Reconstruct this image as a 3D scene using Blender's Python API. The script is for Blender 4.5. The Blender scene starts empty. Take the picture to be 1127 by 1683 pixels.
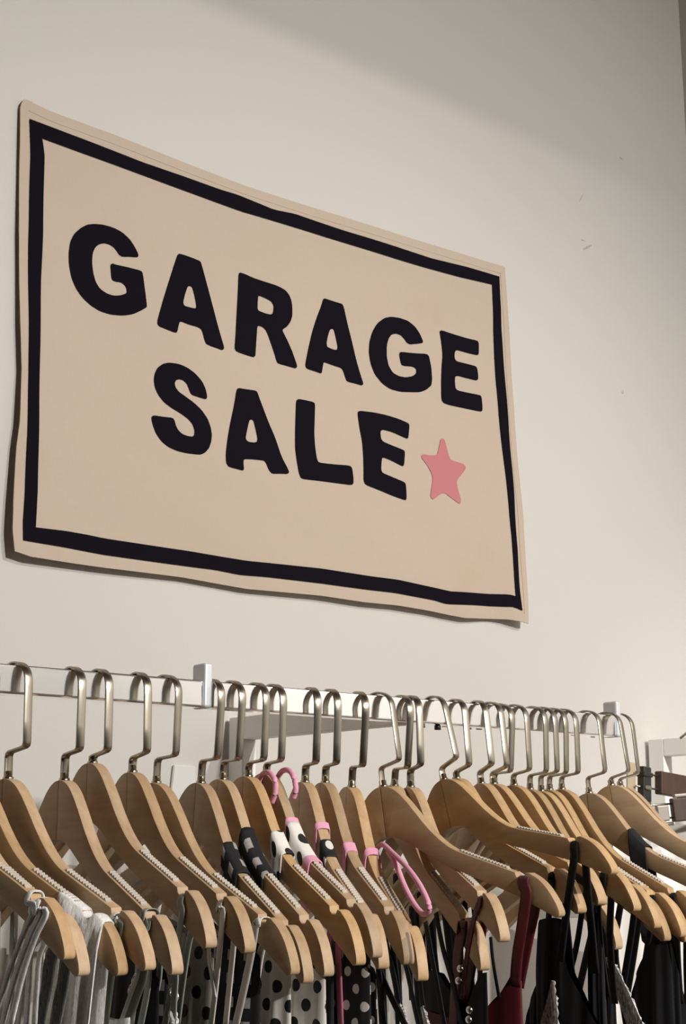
import bpy, bmesh, math, random
from mathutils import Vector, Matrix, noise

# ------------------------------------------------------------------ camera, world, lights, exposure
EYE = 1.55                                   # camera height above the floor
CEIL_H = EYE + 2.45
scene = bpy.context.scene
C = scene.collection
cam_d = bpy.data.cameras.new('camera'); cam = bpy.data.objects.new('camera', cam_d); C.objects.link(cam)
cam_d.sensor_fit = 'VERTICAL'; cam_d.sensor_height = 36.0; cam_d.lens = 36.0 * 2430 / 1683
cam_d.clip_start = 0.05; cam_d.clip_end = 60
RGT = Vector((0.77450949, -0.63256229, 0)); FWD = Vector((0.61676489, 0.75516714, 0.22208933)); UP = Vector((-0.14048534, -0.17201029, 0.97502632))
m = Matrix((RGT, UP, -FWD)).transposed().to_4x4(); m.translation = (0, 0, EYE)
cam.matrix_world = m
scene.camera = cam
vs = scene.view_settings
vs.view_transform = 'Standard'; vs.look = 'None'; vs.gamma = 1.0; vs.use_curve_mapping = False
vs.exposure = 0.0

w = bpy.data.worlds.new('world'); scene.world = w; w.use_nodes = True
w.node_tree.nodes['Background'].inputs[0].default_value = (1.0, 0.9, 0.8, 1)
w.node_tree.nodes['Background'].inputs[1].default_value = 0.012

def lamp(name, kind, loc, target, power, color=(1, .93, .84), size=.1, **kw):
    d = bpy.data.lights.new(name, kind); o = bpy.data.objects.new(name, d); C.objects.link(o)
    d.energy = power; d.color = color
    if kind == 'AREA': d.shape = 'DISK'; d.size = size
    else: d.shadow_soft_size = size
    for k, v in kw.items(): setattr(d, k, v)
    o.location = loc
    o.rotation_euler = (Vector(target) - Vector(loc)).to_track_quat('-Z', 'Y').to_euler()
    return o
KEYC = (1, .96, .905)
lamp('ceiling_spot_key', 'SPOT', (1.78, -1.40, EYE + 1.70), (1.16, 1.35, EYE - .40), 165, KEYC, size=.0022, spot_size=math.radians(70), spot_blend=.8)
lamp('ceiling_spot_wide', 'SPOT', (1.32, -2.4, EYE + 1.45), (1.52, 1.65, EYE - .14), 450, KEYC, size=.09, spot_size=math.radians(72), spot_blend=1.0)
lamp('added_fill_side', 'SPOT', (0.8, -1.5, EYE + 2.2), (2.2, -1.6, EYE + .5), 290, KEYC, size=.09, spot_size=math.radians(85), spot_blend=.8)  # added fill spot: whitens the side wall mirrored in the chrome rail
lamp('added_fill_corner', 'SPOT', (1.1, -0.4, EYE + 2.2), (2.25, 0.40, EYE + .3), 360, KEYC, size=.09, spot_size=math.radians(56), spot_blend=.8)  # added fill towards the corner, brightens what the rail's right end reflects

WALL = 1.65        # y of the back wall
RT = 0.1715        # rail top, above the eye
YC = 1.298         # rail centre line

HANG = {"A": [0.573, 10, 11, 0.5], "B": [0.598, 20, 8.5, -0.5], "C": [0.618, 21, 14.2, -0.8], "H1": [0.653, 25.7, 8.4, 1.7], "H2": [0.714, 25.3, 0, 0.1], "H3": [0.744, 7.7, 0.4, 0.9], "H4": [0.789, 15.3, -1.3, 1.5], "H5": [0.823, 25, 7.6, -2.2], "H6": [0.88, 23.9, -1.5, -5.6], "H7": [0.907, 19.5, -2.6, -5.5], "H8": [0.938, 15.2, -2.1, -4], "H9": [0.961, 11.2, -3.6, -3.3], "H10": [1.013, 19.2, -14.6, -4.5], "H11": [1.041, 18.7, -14.1, -3.7], "H12": [1.083, 23.5, -16.5, -8.5], "H13": [1.108, 22.5, 10.4, 8.8], "H14": [1.148, 20, -11.6, -7.3], "H15": [1.162, 20.6, -16.1, 2.2], "H16": [1.192, 15.4, 1.3, 16.7], "H17": [1.231, 9, -8.9, 6.0], "H18": [1.267, 15, -12.5, 9.5], "H19": [1.289, 14.5, -4, 7.5], "H20": [1.31, 13, -1.5, -5.0], "H21": [1.333, 13.9, 0, 2], "H22": [1.367, 18, 0, -1.2], "H23": [1.384, 19.8, 0.6, 0.5], "H24": [1.404, 17.9, 1, -2], "H25": [1.423, 16.7, 1, 0], "H26": [1.464, 20.9, 6, 5], "H27": [1.502, 10.4, 12, 8], "H28": [1.526, 11.4, 14, 5]}
STRAPS = [{"h": "A", "s": 168, "near": [[176.1, -222.3], [163.5, -241.9], [148.4, -271.3], [132.9, -315.1]], "far": [[163.7, -237.7], [147.4, -252.9], [145.6, -282.0], [144.2, -315.6]], "width": 6, "mat": "velvet_white", "th": 2, "w": 8, "wf": 8, "name": "strap"},
 {"h": "A", "s": 174, "near": [[183.8, -222.1], [171.3, -241.6], [157.8, -270.8], [143.9, -314.3]], "far": [[171.5, -237.5], [158.8, -257.3], [156.2, -286.2], [155.1, -314.8]], "width": 6, "mat": "velvet_white", "th": 2, "w": 8, "wf": 8, "name": "strap"},
 {"h": "A", "s": 162, "near": [[169.6, -217.7], [156.9, -237.3], [138.9, -271.7], [120.1, -316.0]], "far": [[157.1, -233.1], [142.7, -253.1], [138.5, -282.4], [134.7, -316.3]], "width": 5, "mat": "velvet_grey", "th": 2, "w": 8, "wf": 8, "name": "strap"},
 {"h": "B", "s": 170, "near": [[177.5, -244.4], [170.4, -259.0], [165.4, -280.8], [156.5, -314.6]], "far": [[168.8, -257.5], [166.8, -276.9], [161.6, -296.4], [156.4, -315.9]], "width": 10, "mat": "velvet_dark", "th": 1.6, "w": 8, "wf": 8, "name": "strap"},
 {"h": "B", "s": 160, "near": [[172.1, -237.4], [162.4, -261.8], [158.0, -290.8], [151.5, -315.0]], "far": [[161.9, -253.0], [160.3, -277.3], [155.1, -296.9], [151.5, -316.3]], "width": 8, "mat": "lace_dark", "th": 1.6, "w": 8, "wf": 8, "name": "strap"},
 {"h": "H1", "s": 170, "near": [[178.3, -234.0], [174.9, -246.5], [172.4, -258.9], [162.8, -318.0]], "far": [[189.4, -254.0], [193.3, -271.5], [183.4, -293.5], [171.1, -318.7]], "width": 11, "mat": "satin_olive", "th": 1.2, "w": 8, "wf": 8, "name": "strap"},
 {"h": "H1", "s": 166, "near": [[174.0, -229.2], [172.9, -239.1], [167.8, -264.0], [154.7, -318.6]], "far": [[184.7, -254.2], [187.2, -273.7], [177.0, -293.9], [164.0, -319.2]], "width": 6, "mat": "satin_white", "th": 1.2, "w": 8, "wf": 8, "name": "strap"},
 {"h": "H2", "s": 162, "near": [[150.6, -231.0], [149.5, -246.3], [153.3, -276.5], [145.0, -322.1]], "far": [[161.8, -251.5], [163.1, -276.7], [157.3, -297.2], [153.8, -322.5]], "width": 8, "mat": "satin_green", "th": 1.2, "w": 8, "wf": 8, "name": "strap"},
 {"h": "H2", "s": 171, "near": [[162.9, -235.6], [165.7, -250.7], [171.2, -280.4], [159.8, -320.9]], "far": [[181.9, -265.6], [188.1, -276.2], [187.1, -295.0], [186.4, -319.7]], "width": 9, "mat": "satin_green", "th": 1.2, "w": 8, "wf": 8, "name": "strap"},
 {"h": "H3", "s": 171, "near": [[173.0, -225.9], [169.8, -241.4], [166.2, -267.1], [149.6, -323.9]], "far": [[171.5, -236.7], [162.4, -247.4], [154.1, -278.8], [144.5, -325.5]], "width": 9, "mat": "satin_green", "th": 1.2, "w": 8, "wf": 8, "name": "strap"},
 {"h": "H4", "s": 171, "near": [[178.3, -226.8], [174.4, -256.6], [168.7, -292.0], [162.1, -325.8]], "far": [[168.4, -243.3], [172.5, -251.0], [167.7, -285.2], [161.2, -326.9]], "width": 8, "mat": "satin_white", "th": 1.2, "w": 8, "wf": 8, "name": "strap"},
 {"h": "H5", "s": 164, "near": [[149.3, -237.4], [144.1, -261.9], [134.9, -294.7], [122.6, -333.0]], "far": [[149.9, -246.1], [140.4, -262.8], [132.8, -295.8], [125.3, -334.1]], "width": 9, "mat": "satin_white", "th": 1.2, "w": 8, "wf": 8, "name": "strap"},
 {"h": "H13", "s": 173, "near": [[204.5, -217.2], [199.1, -247.5], [192.2, -277.7], [188.2, -308.9]], "far": [[205.7, -223.6], [195.5, -260.3], [187.1, -290.8], [181.9, -310.3]], "width": 13, "mat": "burgundy", "th": 1.4, "w": 8, "wf": 8, "name": "strap"},
 {"h": "H14", "s": 171, "near": [[135.8, -255.4], [127.7, -280.3], [121.7, -317.4], [115.7, -357.3]], "far": [[146.1, -255.3], [130.8, -286.8], [117.6, -324.5], [109.2, -358.8]], "width": 17, "mat": "burgundy", "th": 1.6, "w": 8, "wf": 8, "name": "strap"},
 {"h": "H15", "s": 171, "near": [[169.2, -232.8], [156.3, -254.7], [144.3, -285.7], [134.7, -322.8]], "far": [[162.0, -236.4], [152.9, -261.3], [146.5, -286.0], [139.6, -323.0]], "width": 9, "mat": "burgundy", "th": 1.4, "w": 8, "wf": 8, "name": "strap"},
 {"h": "H16", "s": 171, "near": [[223.0, -180.8], [215.8, -211.7], [208.6, -242.6], [199.2, -285.6]], "far": [[224.7, -187.1], [226.5, -217.9], [229.7, -254.5], [232.5, -296.6]], "width": 10, "mat": "black", "th": 1.2, "w": 8, "wf": 8, "name": "strap"},
 {"h": "H17", "s": 171, "near": [[189.3, -206.1], [183.6, -237.5], [177.6, -275.0], [171.6, -312.3]], "far": [[189.7, -206.3], [192.2, -237.5], [196.3, -274.5], [200.4, -310.9]], "width": 9, "mat": "black", "th": 1.2, "w": 8, "wf": 8, "name": "strap"},
 {"h": "H18", "s": 171, "near": [[225.8, -208.9], [217.6, -237.0], [204.5, -274.6], [184.7, -312.9]], "far": [[223.0, -212.2], [224.9, -249.3], [228.9, -285.8], [234.9, -321.6]], "width": 9, "mat": "black", "th": 1.2, "w": 8, "wf": 8, "name": "strap"},
 {"h": "H19", "s": 171, "near": [[189.1, -219.9], [178.0, -252.3], [165.1, -284.8], [147.7, -330.5]], "far": [[189.4, -226.6], [185.7, -258.8], [185.8, -290.7], [188.8, -334.5]], "width": 10, "mat": "black", "th": 1.2, "w": 8, "wf": 8, "name": "strap"},
 {"h": "H20", "s": 171, "near": [[163.7, -260.2], [166.3, -279.5], [170.6, -298.5], [177.8, -329.9]], "far": [[165.3, -260.6], [167.1, -293.0], [172.5, -324.8], [179.2, -362.4]], "width": 9, "mat": "black", "th": 1.2, "w": 8, "wf": 8, "name": "strap"},
 {"h": "H21", "s": 171, "near": [[170.0, -224.7], [161.3, -254.6], [154.6, -281.2], [145.5, -320.9]], "far": [[175.6, -228.2], [168.5, -261.4], [159.7, -294.7], [148.7, -334.6]], "width": 9, "mat": "black", "th": 1.2, "w": 8, "wf": 8, "name": "strap"},
 {"h": "H22", "s": 171, "near": [[166.9, -242.1], [160.1, -269.0], [153.3, -295.8], [142.2, -336.1]], "far": [[173.0, -242.4], [164.4, -269.4], [155.4, -303.1], [142.5, -343.6]], "width": 8, "mat": "black", "th": 1.2, "w": 8, "wf": 8, "name": "strap"},
 {"h": "H23", "s": 171, "near": [[169.3, -235.8], [166.0, -262.7], [165.8, -296.0], [165.2, -335.5]], "far": [[174.0, -236.1], [172.4, -263.0], [172.1, -296.4], [173.1, -335.9]], "width": 11, "mat": "black", "th": 1.2, "w": 8, "wf": 8, "name": "strap"},
 {"h": "H24", "s": 171, "near": [[169.2, -243.1], [165.9, -270.2], [163.9, -303.7], [163.2, -343.5]], "far": [[174.2, -243.4], [172.5, -270.5], [172.2, -304.0], [173.1, -343.8]], "width": 9, "mat": "black", "th": 1.2, "w": 8, "wf": 8, "name": "strap"},
 {"h": "H25", "s": 171, "near": [[168.5, -236.8], [163.4, -264.2], [160.9, -304.8], [158.5, -345.1]], "far": [[173.7, -237.0], [171.5, -271.2], [169.4, -305.1], [168.6, -345.3]], "width": 9, "mat": "black", "th": 1.2, "w": 8, "wf": 8, "name": "strap"}]
BODIES = [{"h": "H1", "top": [[59.3, -322.9], [110.6, -308.6], [168.5, -311.4], [187.4, -308.2]], "mat": "velvet_white", "half": 9, "name": "body", "fold": 3, "seed": 1, "depth": 420},
 {"h": "H2", "top": [[86.5, -249.3], [118.7, -258.3], [154.0, -272.8], [176.0, -281.5]], "mat": "black", "half": 7, "name": "body", "fold": 3, "seed": 2, "depth": 420},
 {"h": "H3", "top": [[60.8, -243.4], [95.3, -255.4], [126.5, -267.0], [141.4, -289.5]], "mat": "plaid", "half": 9, "name": "body", "fold": 3, "seed": 3, "depth": 420},
 {"h": "H4", "top": [[57.0, -230.9], [88.2, -240.9], [130.8, -252.6], [153.6, -267.4]], "mat": "dots_satin", "half": 9, "name": "body", "fold": 3, "seed": 4, "depth": 420},
 {"h": "H5", "top": [[63.1, -231.8], [89.7, -246.8], [123.9, -257.7], [147.2, -270.3]], "mat": "plaid", "half": 8, "name": "body", "fold": 3, "seed": 5, "depth": 420},
 {"h": "H6", "top": [[67.9, -238.7], [99.7, -248.9], [132.4, -267.0], [148.4, -285.3]], "mat": "dots_white", "half": 9, "name": "body", "fold": 4, "seed": 6, "depth": 420},
 {"h": "H7", "top": [[84.7, -244.6], [116.4, -260.4], [152.0, -278.0], [171.6, -290.5]], "mat": "dots_white", "half": 9, "name": "body", "fold": 4, "seed": 7, "depth": 420},
 {"h": "H8", "top": [[98.2, -250.8], [123.7, -266.9], [141.6, -282.9]], "mat": "black", "half": 6, "name": "body", "fold": 3, "seed": 8, "depth": 420},
 {"h": "H9", "top": [[107.3, -251.1], [138.4, -267.0], [160.4, -277.1], [176.0, -287.3]], "mat": "dots_black", "half": 8, "name": "body", "fold": 3, "seed": 9, "depth": 420},
 {"h": "H10", "top": [[104.4, -276.1], [137.2, -281.0], [156.5, -285.4], [164.5, -295.0]], "mat": "dots_black", "half": 6, "name": "body", "fold": 3, "seed": 10, "depth": 420},
 {"h": "H13", "top": [[68.0, -339.8], [100.2, -345.1], [139.4, -342.4], [156.7, -325.0], [169.2, -314.1], [178.4, -307.6], [191.2, -303.3]], "mat": "burgundy", "half": 9, "name": "body", "fold": 3, "seed": 13, "depth": 420},
 {"h": "H14", "top": [[36.0, -298.9], [81.0, -302.2], [111.1, -324.7], [134.7, -331.8], [159.2, -296.8], [170.8, -294.8]], "mat": "black", "half": 6, "name": "body", "fold": 3, "seed": 14, "depth": 420},
 {"h": "H16", "top": [[157.5, -300.6], [165.7, -245.5], [181.3, -242.5], [197.3, -244.4], [199.4, -273.8], [208.3, -297.6], [242.2, -348.6]], "mat": "black", "half": 8, "name": "body", "fold": 3, "seed": 16, "depth": 420},
 {"h": "H17", "top": [[125.2, -360.0], [141.7, -327.4], [159.8, -301.1], [166.3, -337.6]], "mat": "black", "half": 6, "name": "body", "fold": 3, "seed": 17, "depth": 420},
 {"h": "H18", "top": [[215.1, -274.2], [221.5, -240.1], [236.6, -236.4], [240.6, -272.8]], "mat": "black", "half": 6, "name": "body", "fold": 3, "seed": 18, "depth": 420},
 {"h": "H20", "top": [[150.8, -261.0], [157.1, -280.3], [164.7, -305.7], [171.6, -343.5]], "mat": "black", "half": 6, "name": "body", "fold": 3, "seed": 20, "depth": 420},
 {"h": "H22", "top": [[134.7, -350.3], [154.7, -309.4], [181.7, -265.1], [198.4, -272.9], [201.8, -300.0]], "mat": "black", "half": 7, "name": "body", "fold": 3, "seed": 22, "depth": 420},
 {"h": "H23", "top": [[148.1, -310.7], [167.7, -273.0], [188.4, -272.0], [196.3, -307.8]], "mat": "black", "half": 6, "name": "body", "fold": 3, "seed": 23, "depth": 420},
 {"h": "H26", "top": [[63.6, -320.1], [92.1, -276.0], [109.1, -278.9], [134.0, -357.6]], "mat": "black", "half": 8, "name": "body", "fold": 3, "seed": 26, "depth": 420}]
SADDLES = [{"h": "C", "s0": 133.1, "s1": 189.1, "near": 190, "far": 120, "mat": "velvet_white", "rip": 15, "pinch": 0.25, "drift": -14, "uvo": 0, "slant": 0, "name": "wide_strap", "amp": 2.2},
 {"h": "H6", "s0": 60.6, "s1": 90.4, "near": 48, "far": 40, "mat": "plaid", "rip": 6, "pinch": 0, "drift": 0, "uvo": 0.003, "slant": 0, "name": "band", "amp": 0.9},
 {"h": "H7", "s0": 52.9, "s1": 100.2, "near": 54, "far": 44, "mat": "plaid", "rip": 6, "pinch": 0, "drift": 0, "uvo": 0.011, "slant": 0, "name": "band", "amp": 0.9},
 {"h": "H8", "s0": 59.1, "s1": 80.7, "near": 44, "far": 26, "mat": "dots_white", "rip": 6, "pinch": 0.3, "drift": 0, "uvo": 0.004, "slant": 0, "name": "band", "amp": 0.9},
 {"h": "H9", "s0": 55.0, "s1": 96.6, "near": 38, "far": 40, "mat": "dots_white", "rip": 6, "pinch": 0, "drift": 0, "uvo": 0.01, "slant": 0, "name": "band", "amp": 0.9},
 {"h": "H9", "s0": 51.9, "s1": 57.5, "near": 46, "far": 46, "mat": "pink", "rip": 1, "pinch": 0, "drift": 0, "uvo": 0, "slant": 0, "name": "trim", "amp": 0.9},
 {"h": "H9", "s0": 89.9, "s1": 99.7, "near": 60, "far": 60, "mat": "pink", "rip": 1, "pinch": 0, "drift": 0, "uvo": 0, "slant": 0, "name": "trim", "amp": 0.9},
 {"h": "H10", "s0": 62.2, "s1": 78.1, "near": 22, "far": 26, "mat": "dots_black", "rip": 6, "pinch": 0, "drift": 0, "uvo": 0.006, "slant": 0, "name": "band", "amp": 0.9},
 {"h": "H10", "s0": 48.8, "s1": 53.4, "near": 34, "far": 60, "mat": "pink", "rip": 1, "pinch": 0, "drift": 0, "uvo": 0, "slant": 0, "name": "trim", "amp": 0.9},
 {"h": "H11", "s0": 65.3, "s1": 73.0, "near": 24, "far": 26, "mat": "pink", "rip": 1, "pinch": 0, "drift": 0, "uvo": 0, "slant": 0, "name": "trim", "amp": 0.9},
 {"h": "H12", "s0": 64.2, "s1": 69.9, "near": 26, "far": 26, "mat": "pink", "rip": 1, "pinch": 0, "drift": 0, "uvo": 0, "slant": 0, "name": "trim", "amp": 0.9},
 {"h": "H26", "s0": 56.5, "s1": 79.1, "near": 130, "far": 130, "mat": "black", "rip": 3, "pinch": 0, "drift": 16, "uvo": 0, "slant": 0, "name": "wide_strap", "amp": 0.9}]
EXTRA = {"cords": [["H6", 8, [[69.2, -250.4], [61.2, -273.9], [53.5, -303.1], [44.9, -343.7]], 7, "satin_white"], ["H6", 10, [[95.6, -249.4], [91.8, -266.6], [80.1, -301.4], [68.5, -341.7]], 7, "satin_white"], ["H8", 8, [[127.8, -244.1], [120.9, -267.4], [119.0, -296.0], [128.1, -340.3]], 9, "pink_dark"], ["H8", 10, [[136.1, -249.6], [136.1, -278.0], [138.1, -311.7], [140.1, -339.4]], 9, "pink_dark"], ["H7", 8, [[104.8, -249.8], [100.9, -272.8], [102.3, -301.1], [106.0, -340.0]], 5, "pink_dark"], ["H7", 10, [[122.6, -254.8], [122.9, -283.0], [123.2, -310.9], [125.5, -338.4]], 5, "pink_dark"], ["H9", 8, [[127.3, -244.7], [119.0, -268.3], [114.9, -303.1], [117.0, -342.7]], 10, "plum"], ["H9", 10, [[144.9, -249.8], [146.7, -278.3], [148.6, -312.0], [150.4, -339.8]], 10, "plum"], ["H10", 8, [[117.8, -246.1], [137.3, -268.5], [154.9, -288.6], [166.3, -340.0]], 9, "black"], ["H10", 10, [[127.7, -251.6], [144.2, -273.9], [165.5, -300.9], [208.8, -335.7]], 9, "black"], ["H11", 8, [[103.8, -241.6], [120.2, -264.7], [138.5, -298.7], [148.6, -326.7]], 10, "black"], ["H11", 10, [[124.7, -246.7], [132.4, -270.0], [140.0, -298.7], [147.3, -326.9]], 10, "black"], ["H12", 8, [[93.7, -273.7], [110.9, -302.8], [122.0, -325.7], [135.6, -350.8]], 9, "black"], ["H12", 10, [[130.7, -271.6], [132.8, -301.2], [136.6, -318.6], [141.9, -329.8]], 9, "black"], ["H4", -9, [[158.1, -255.3], [159.6, -269.3], [165.1, -284.5], [169.5, -299.6]], 5, "satin_white"], ["H11", 10, [[201.6, -240.5], [213.1, -270.9], [225.5, -303.3], [238.6, -337.5]], 8, "black"], ["H14", -9, [[86.2, -238.7], [100.2, -275.7], [119.9, -311.4], [136.4, -355.1]], 8, "black"], ["H13", 12, [[156.2, -322.9], [174.4, -297.7], [191.2, -266.7]], 5, "black"], ["H14", 9, [[165.2, -260.5], [168.8, -284.4], [178.6, -319.5]], 5, "black"]], "beads": [["H14", -12, 139.7, -292.9], ["H14", -12, 135.7, -305.2], ["H14", -12, 155.9, -332.3], ["H14", -12, 154.4, -341.9]], "rings": [["H1", 9, 181.5, -280.0], ["H1", 9, 177.1, -288.1], ["H2", 9, 181.5, -289.6], ["H2", 9, 183.7, -295.4]], "knots": [["H2", 9, 184.3, -309.1], ["H2", 9, 186.4, -313.9]], "loops": [["H9", -9, [[-7.6, -111.0], [-10.3, -100.6], [-3.2, -93.1], [10.0, -92.4], [20.9, -101.7], [21.1, -113.1], [15.4, -124.4]]], ["H9", 10, [[-8.1, -110.6], [-4.7, -99.0], [4.7, -90.3], [17.7, -89.6], [27.2, -96.4], [32.0, -109.3], [27.5, -119.3]]], ["H12", 14, [[12.5, -173.5], [32.3, -166.9], [59.5, -176.0], [94.7, -190.3], [124.1, -206.6], [143.8, -223.1], [147.8, -232.0], [137.7, -236.6], [126.2, -234.6], [108.9, -225.4], [88.3, -209.2], [67.1, -187.4], [48.4, -174.7]]]], "lace": [["H16", -17, [[197.2, -304.6], [194.6, -327.6], [190.2, -351.8]], [4, 14, 26]], ["H20", -13, [[174.9, -286.6], [183.7, -303.9], [196.3, -328.2], [211.8, -358.0]], [7, 14, 18, 22]], ["H11", -9, [[181.7, -318.5], [189.2, -326.7], [196.6, -338.2]], [4, 8, 10]], ["H12", 9, [[139.8, -327.1], [145.2, -336.5], [150.5, -346.4]], [6, 8, 10]]]}
EDG = {'ct': [[0.80094, 0.96407], [0.84277, 0.95912], [0.93503, 0.95746], [1.07109, 0.95147], [1.1573, 0.94794], [1.26002, 0.94953], [1.38762, 0.95139], [1.52445, 0.95539], [1.65661, 0.95874], [1.69774, 0.96036]],
 'cr': [[1.69774, 0.96036], [1.70111, 0.89428], [1.70097, 0.82324], [1.70382, 0.69285], [1.71138, 0.5772], [1.71763, 0.52469], [1.71813, 0.44668], [1.719, 0.4167], [1.71899, 0.39072], [1.71449, 0.35136]],
 'cb': [[0.81274, 0.35553], [0.83522, 0.35148], [0.88951, 0.3507], [0.93894, 0.35047], [1.06085, 0.35222], [1.1649, 0.34797], [1.2939, 0.35228], [1.37591, 0.35102], [1.43853, 0.35294], [1.50419, 0.35139], [1.54463, 0.34887], [1.57928, 0.34752], [1.64132, 0.35319], [1.67062, 0.35435], [1.69173, 0.35289], [1.71449, 0.35136]],
 'cl': [[0.80094, 0.96407], [0.79518, 0.95412], [0.79763, 0.87796], [0.80123, 0.77626], [0.8082, 0.65791], [0.81357, 0.59145], [0.81342, 0.52435], [0.81035, 0.48976], [0.80855, 0.42116], [0.80865, 0.3825], [0.81274, 0.35553]],
 'ot': [[0.809, 0.93752], [0.90318, 0.93447], [0.98288, 0.93025], [1.05052, 0.92989], [1.11717, 0.92804], [1.14282, 0.92889], [1.21036, 0.92452], [1.25072, 0.9295], [1.34657, 0.92812], [1.45331, 0.92999], [1.52755, 0.93079], [1.60645, 0.93645], [1.6827, 0.93884]],
 'orr': [[1.6827, 0.93884], [1.68319, 0.88326], [1.68096, 0.84674], [1.6841, 0.77738], [1.69036, 0.65517], [1.69643, 0.5613], [1.69922, 0.46949], [1.6984, 0.42769], [1.69792, 0.40111], [1.69912, 0.37032]],
 'ob': [[0.82332, 0.37063], [0.83934, 0.37014], [0.88339, 0.36941], [0.9384, 0.36709], [1.00389, 0.36737], [1.06063, 0.3679], [1.11341, 0.36833], [1.15289, 0.36609], [1.20223, 0.36824], [1.29425, 0.37001], [1.37663, 0.37012], [1.4332, 0.37123], [1.51214, 0.36857], [1.53854, 0.3652], [1.62706, 0.37225], [1.68254, 0.37521], [1.69912, 0.37032]],
 'ol': [[0.809, 0.93752], [0.81286, 0.88564], [0.81462, 0.79444], [0.81495, 0.76305], [0.81989, 0.66055], [0.82276, 0.5868], [0.82396, 0.49203], [0.82377, 0.43131], [0.82208, 0.39435], [0.82332, 0.37063]],
 'it': [[0.8282, 0.91553], [0.92146, 0.91328], [1.06122, 0.90827], [1.15124, 0.90426], [1.26843, 0.90773], [1.37557, 0.90872], [1.45294, 0.90924], [1.50537, 0.91067], [1.5913, 0.91432], [1.66528, 0.92023]],
 'ir': [[1.66528, 0.92023], [1.6646, 0.87866], [1.66252, 0.83713], [1.66419, 0.75109], [1.66821, 0.69167], [1.67577, 0.6175], [1.68381, 0.5463], [1.68771, 0.4912], [1.68862, 0.44008], [1.68825, 0.39316]],
 'ib': [[0.83942, 0.38904], [0.88272, 0.39054], [0.91286, 0.39003], [0.93799, 0.38866], [1.01735, 0.38876], [1.06973, 0.38891], [1.12651, 0.38749], [1.16367, 0.38685], [1.22632, 0.38929], [1.29492, 0.39191], [1.38875, 0.39102], [1.43974, 0.39178], [1.51899, 0.38764], [1.54607, 0.38586], [1.60697, 0.38986], [1.67519, 0.39501], [1.68825, 0.39316]],
 'il': [[0.8282, 0.91553], [0.83027, 0.90515], [0.83253, 0.89181], [0.83345, 0.85525], [0.83493, 0.78129], [0.83487, 0.7195], [0.8374, 0.61094], [0.83951, 0.51544], [0.8409, 0.43714], [0.83942, 0.38904]]}
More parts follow.
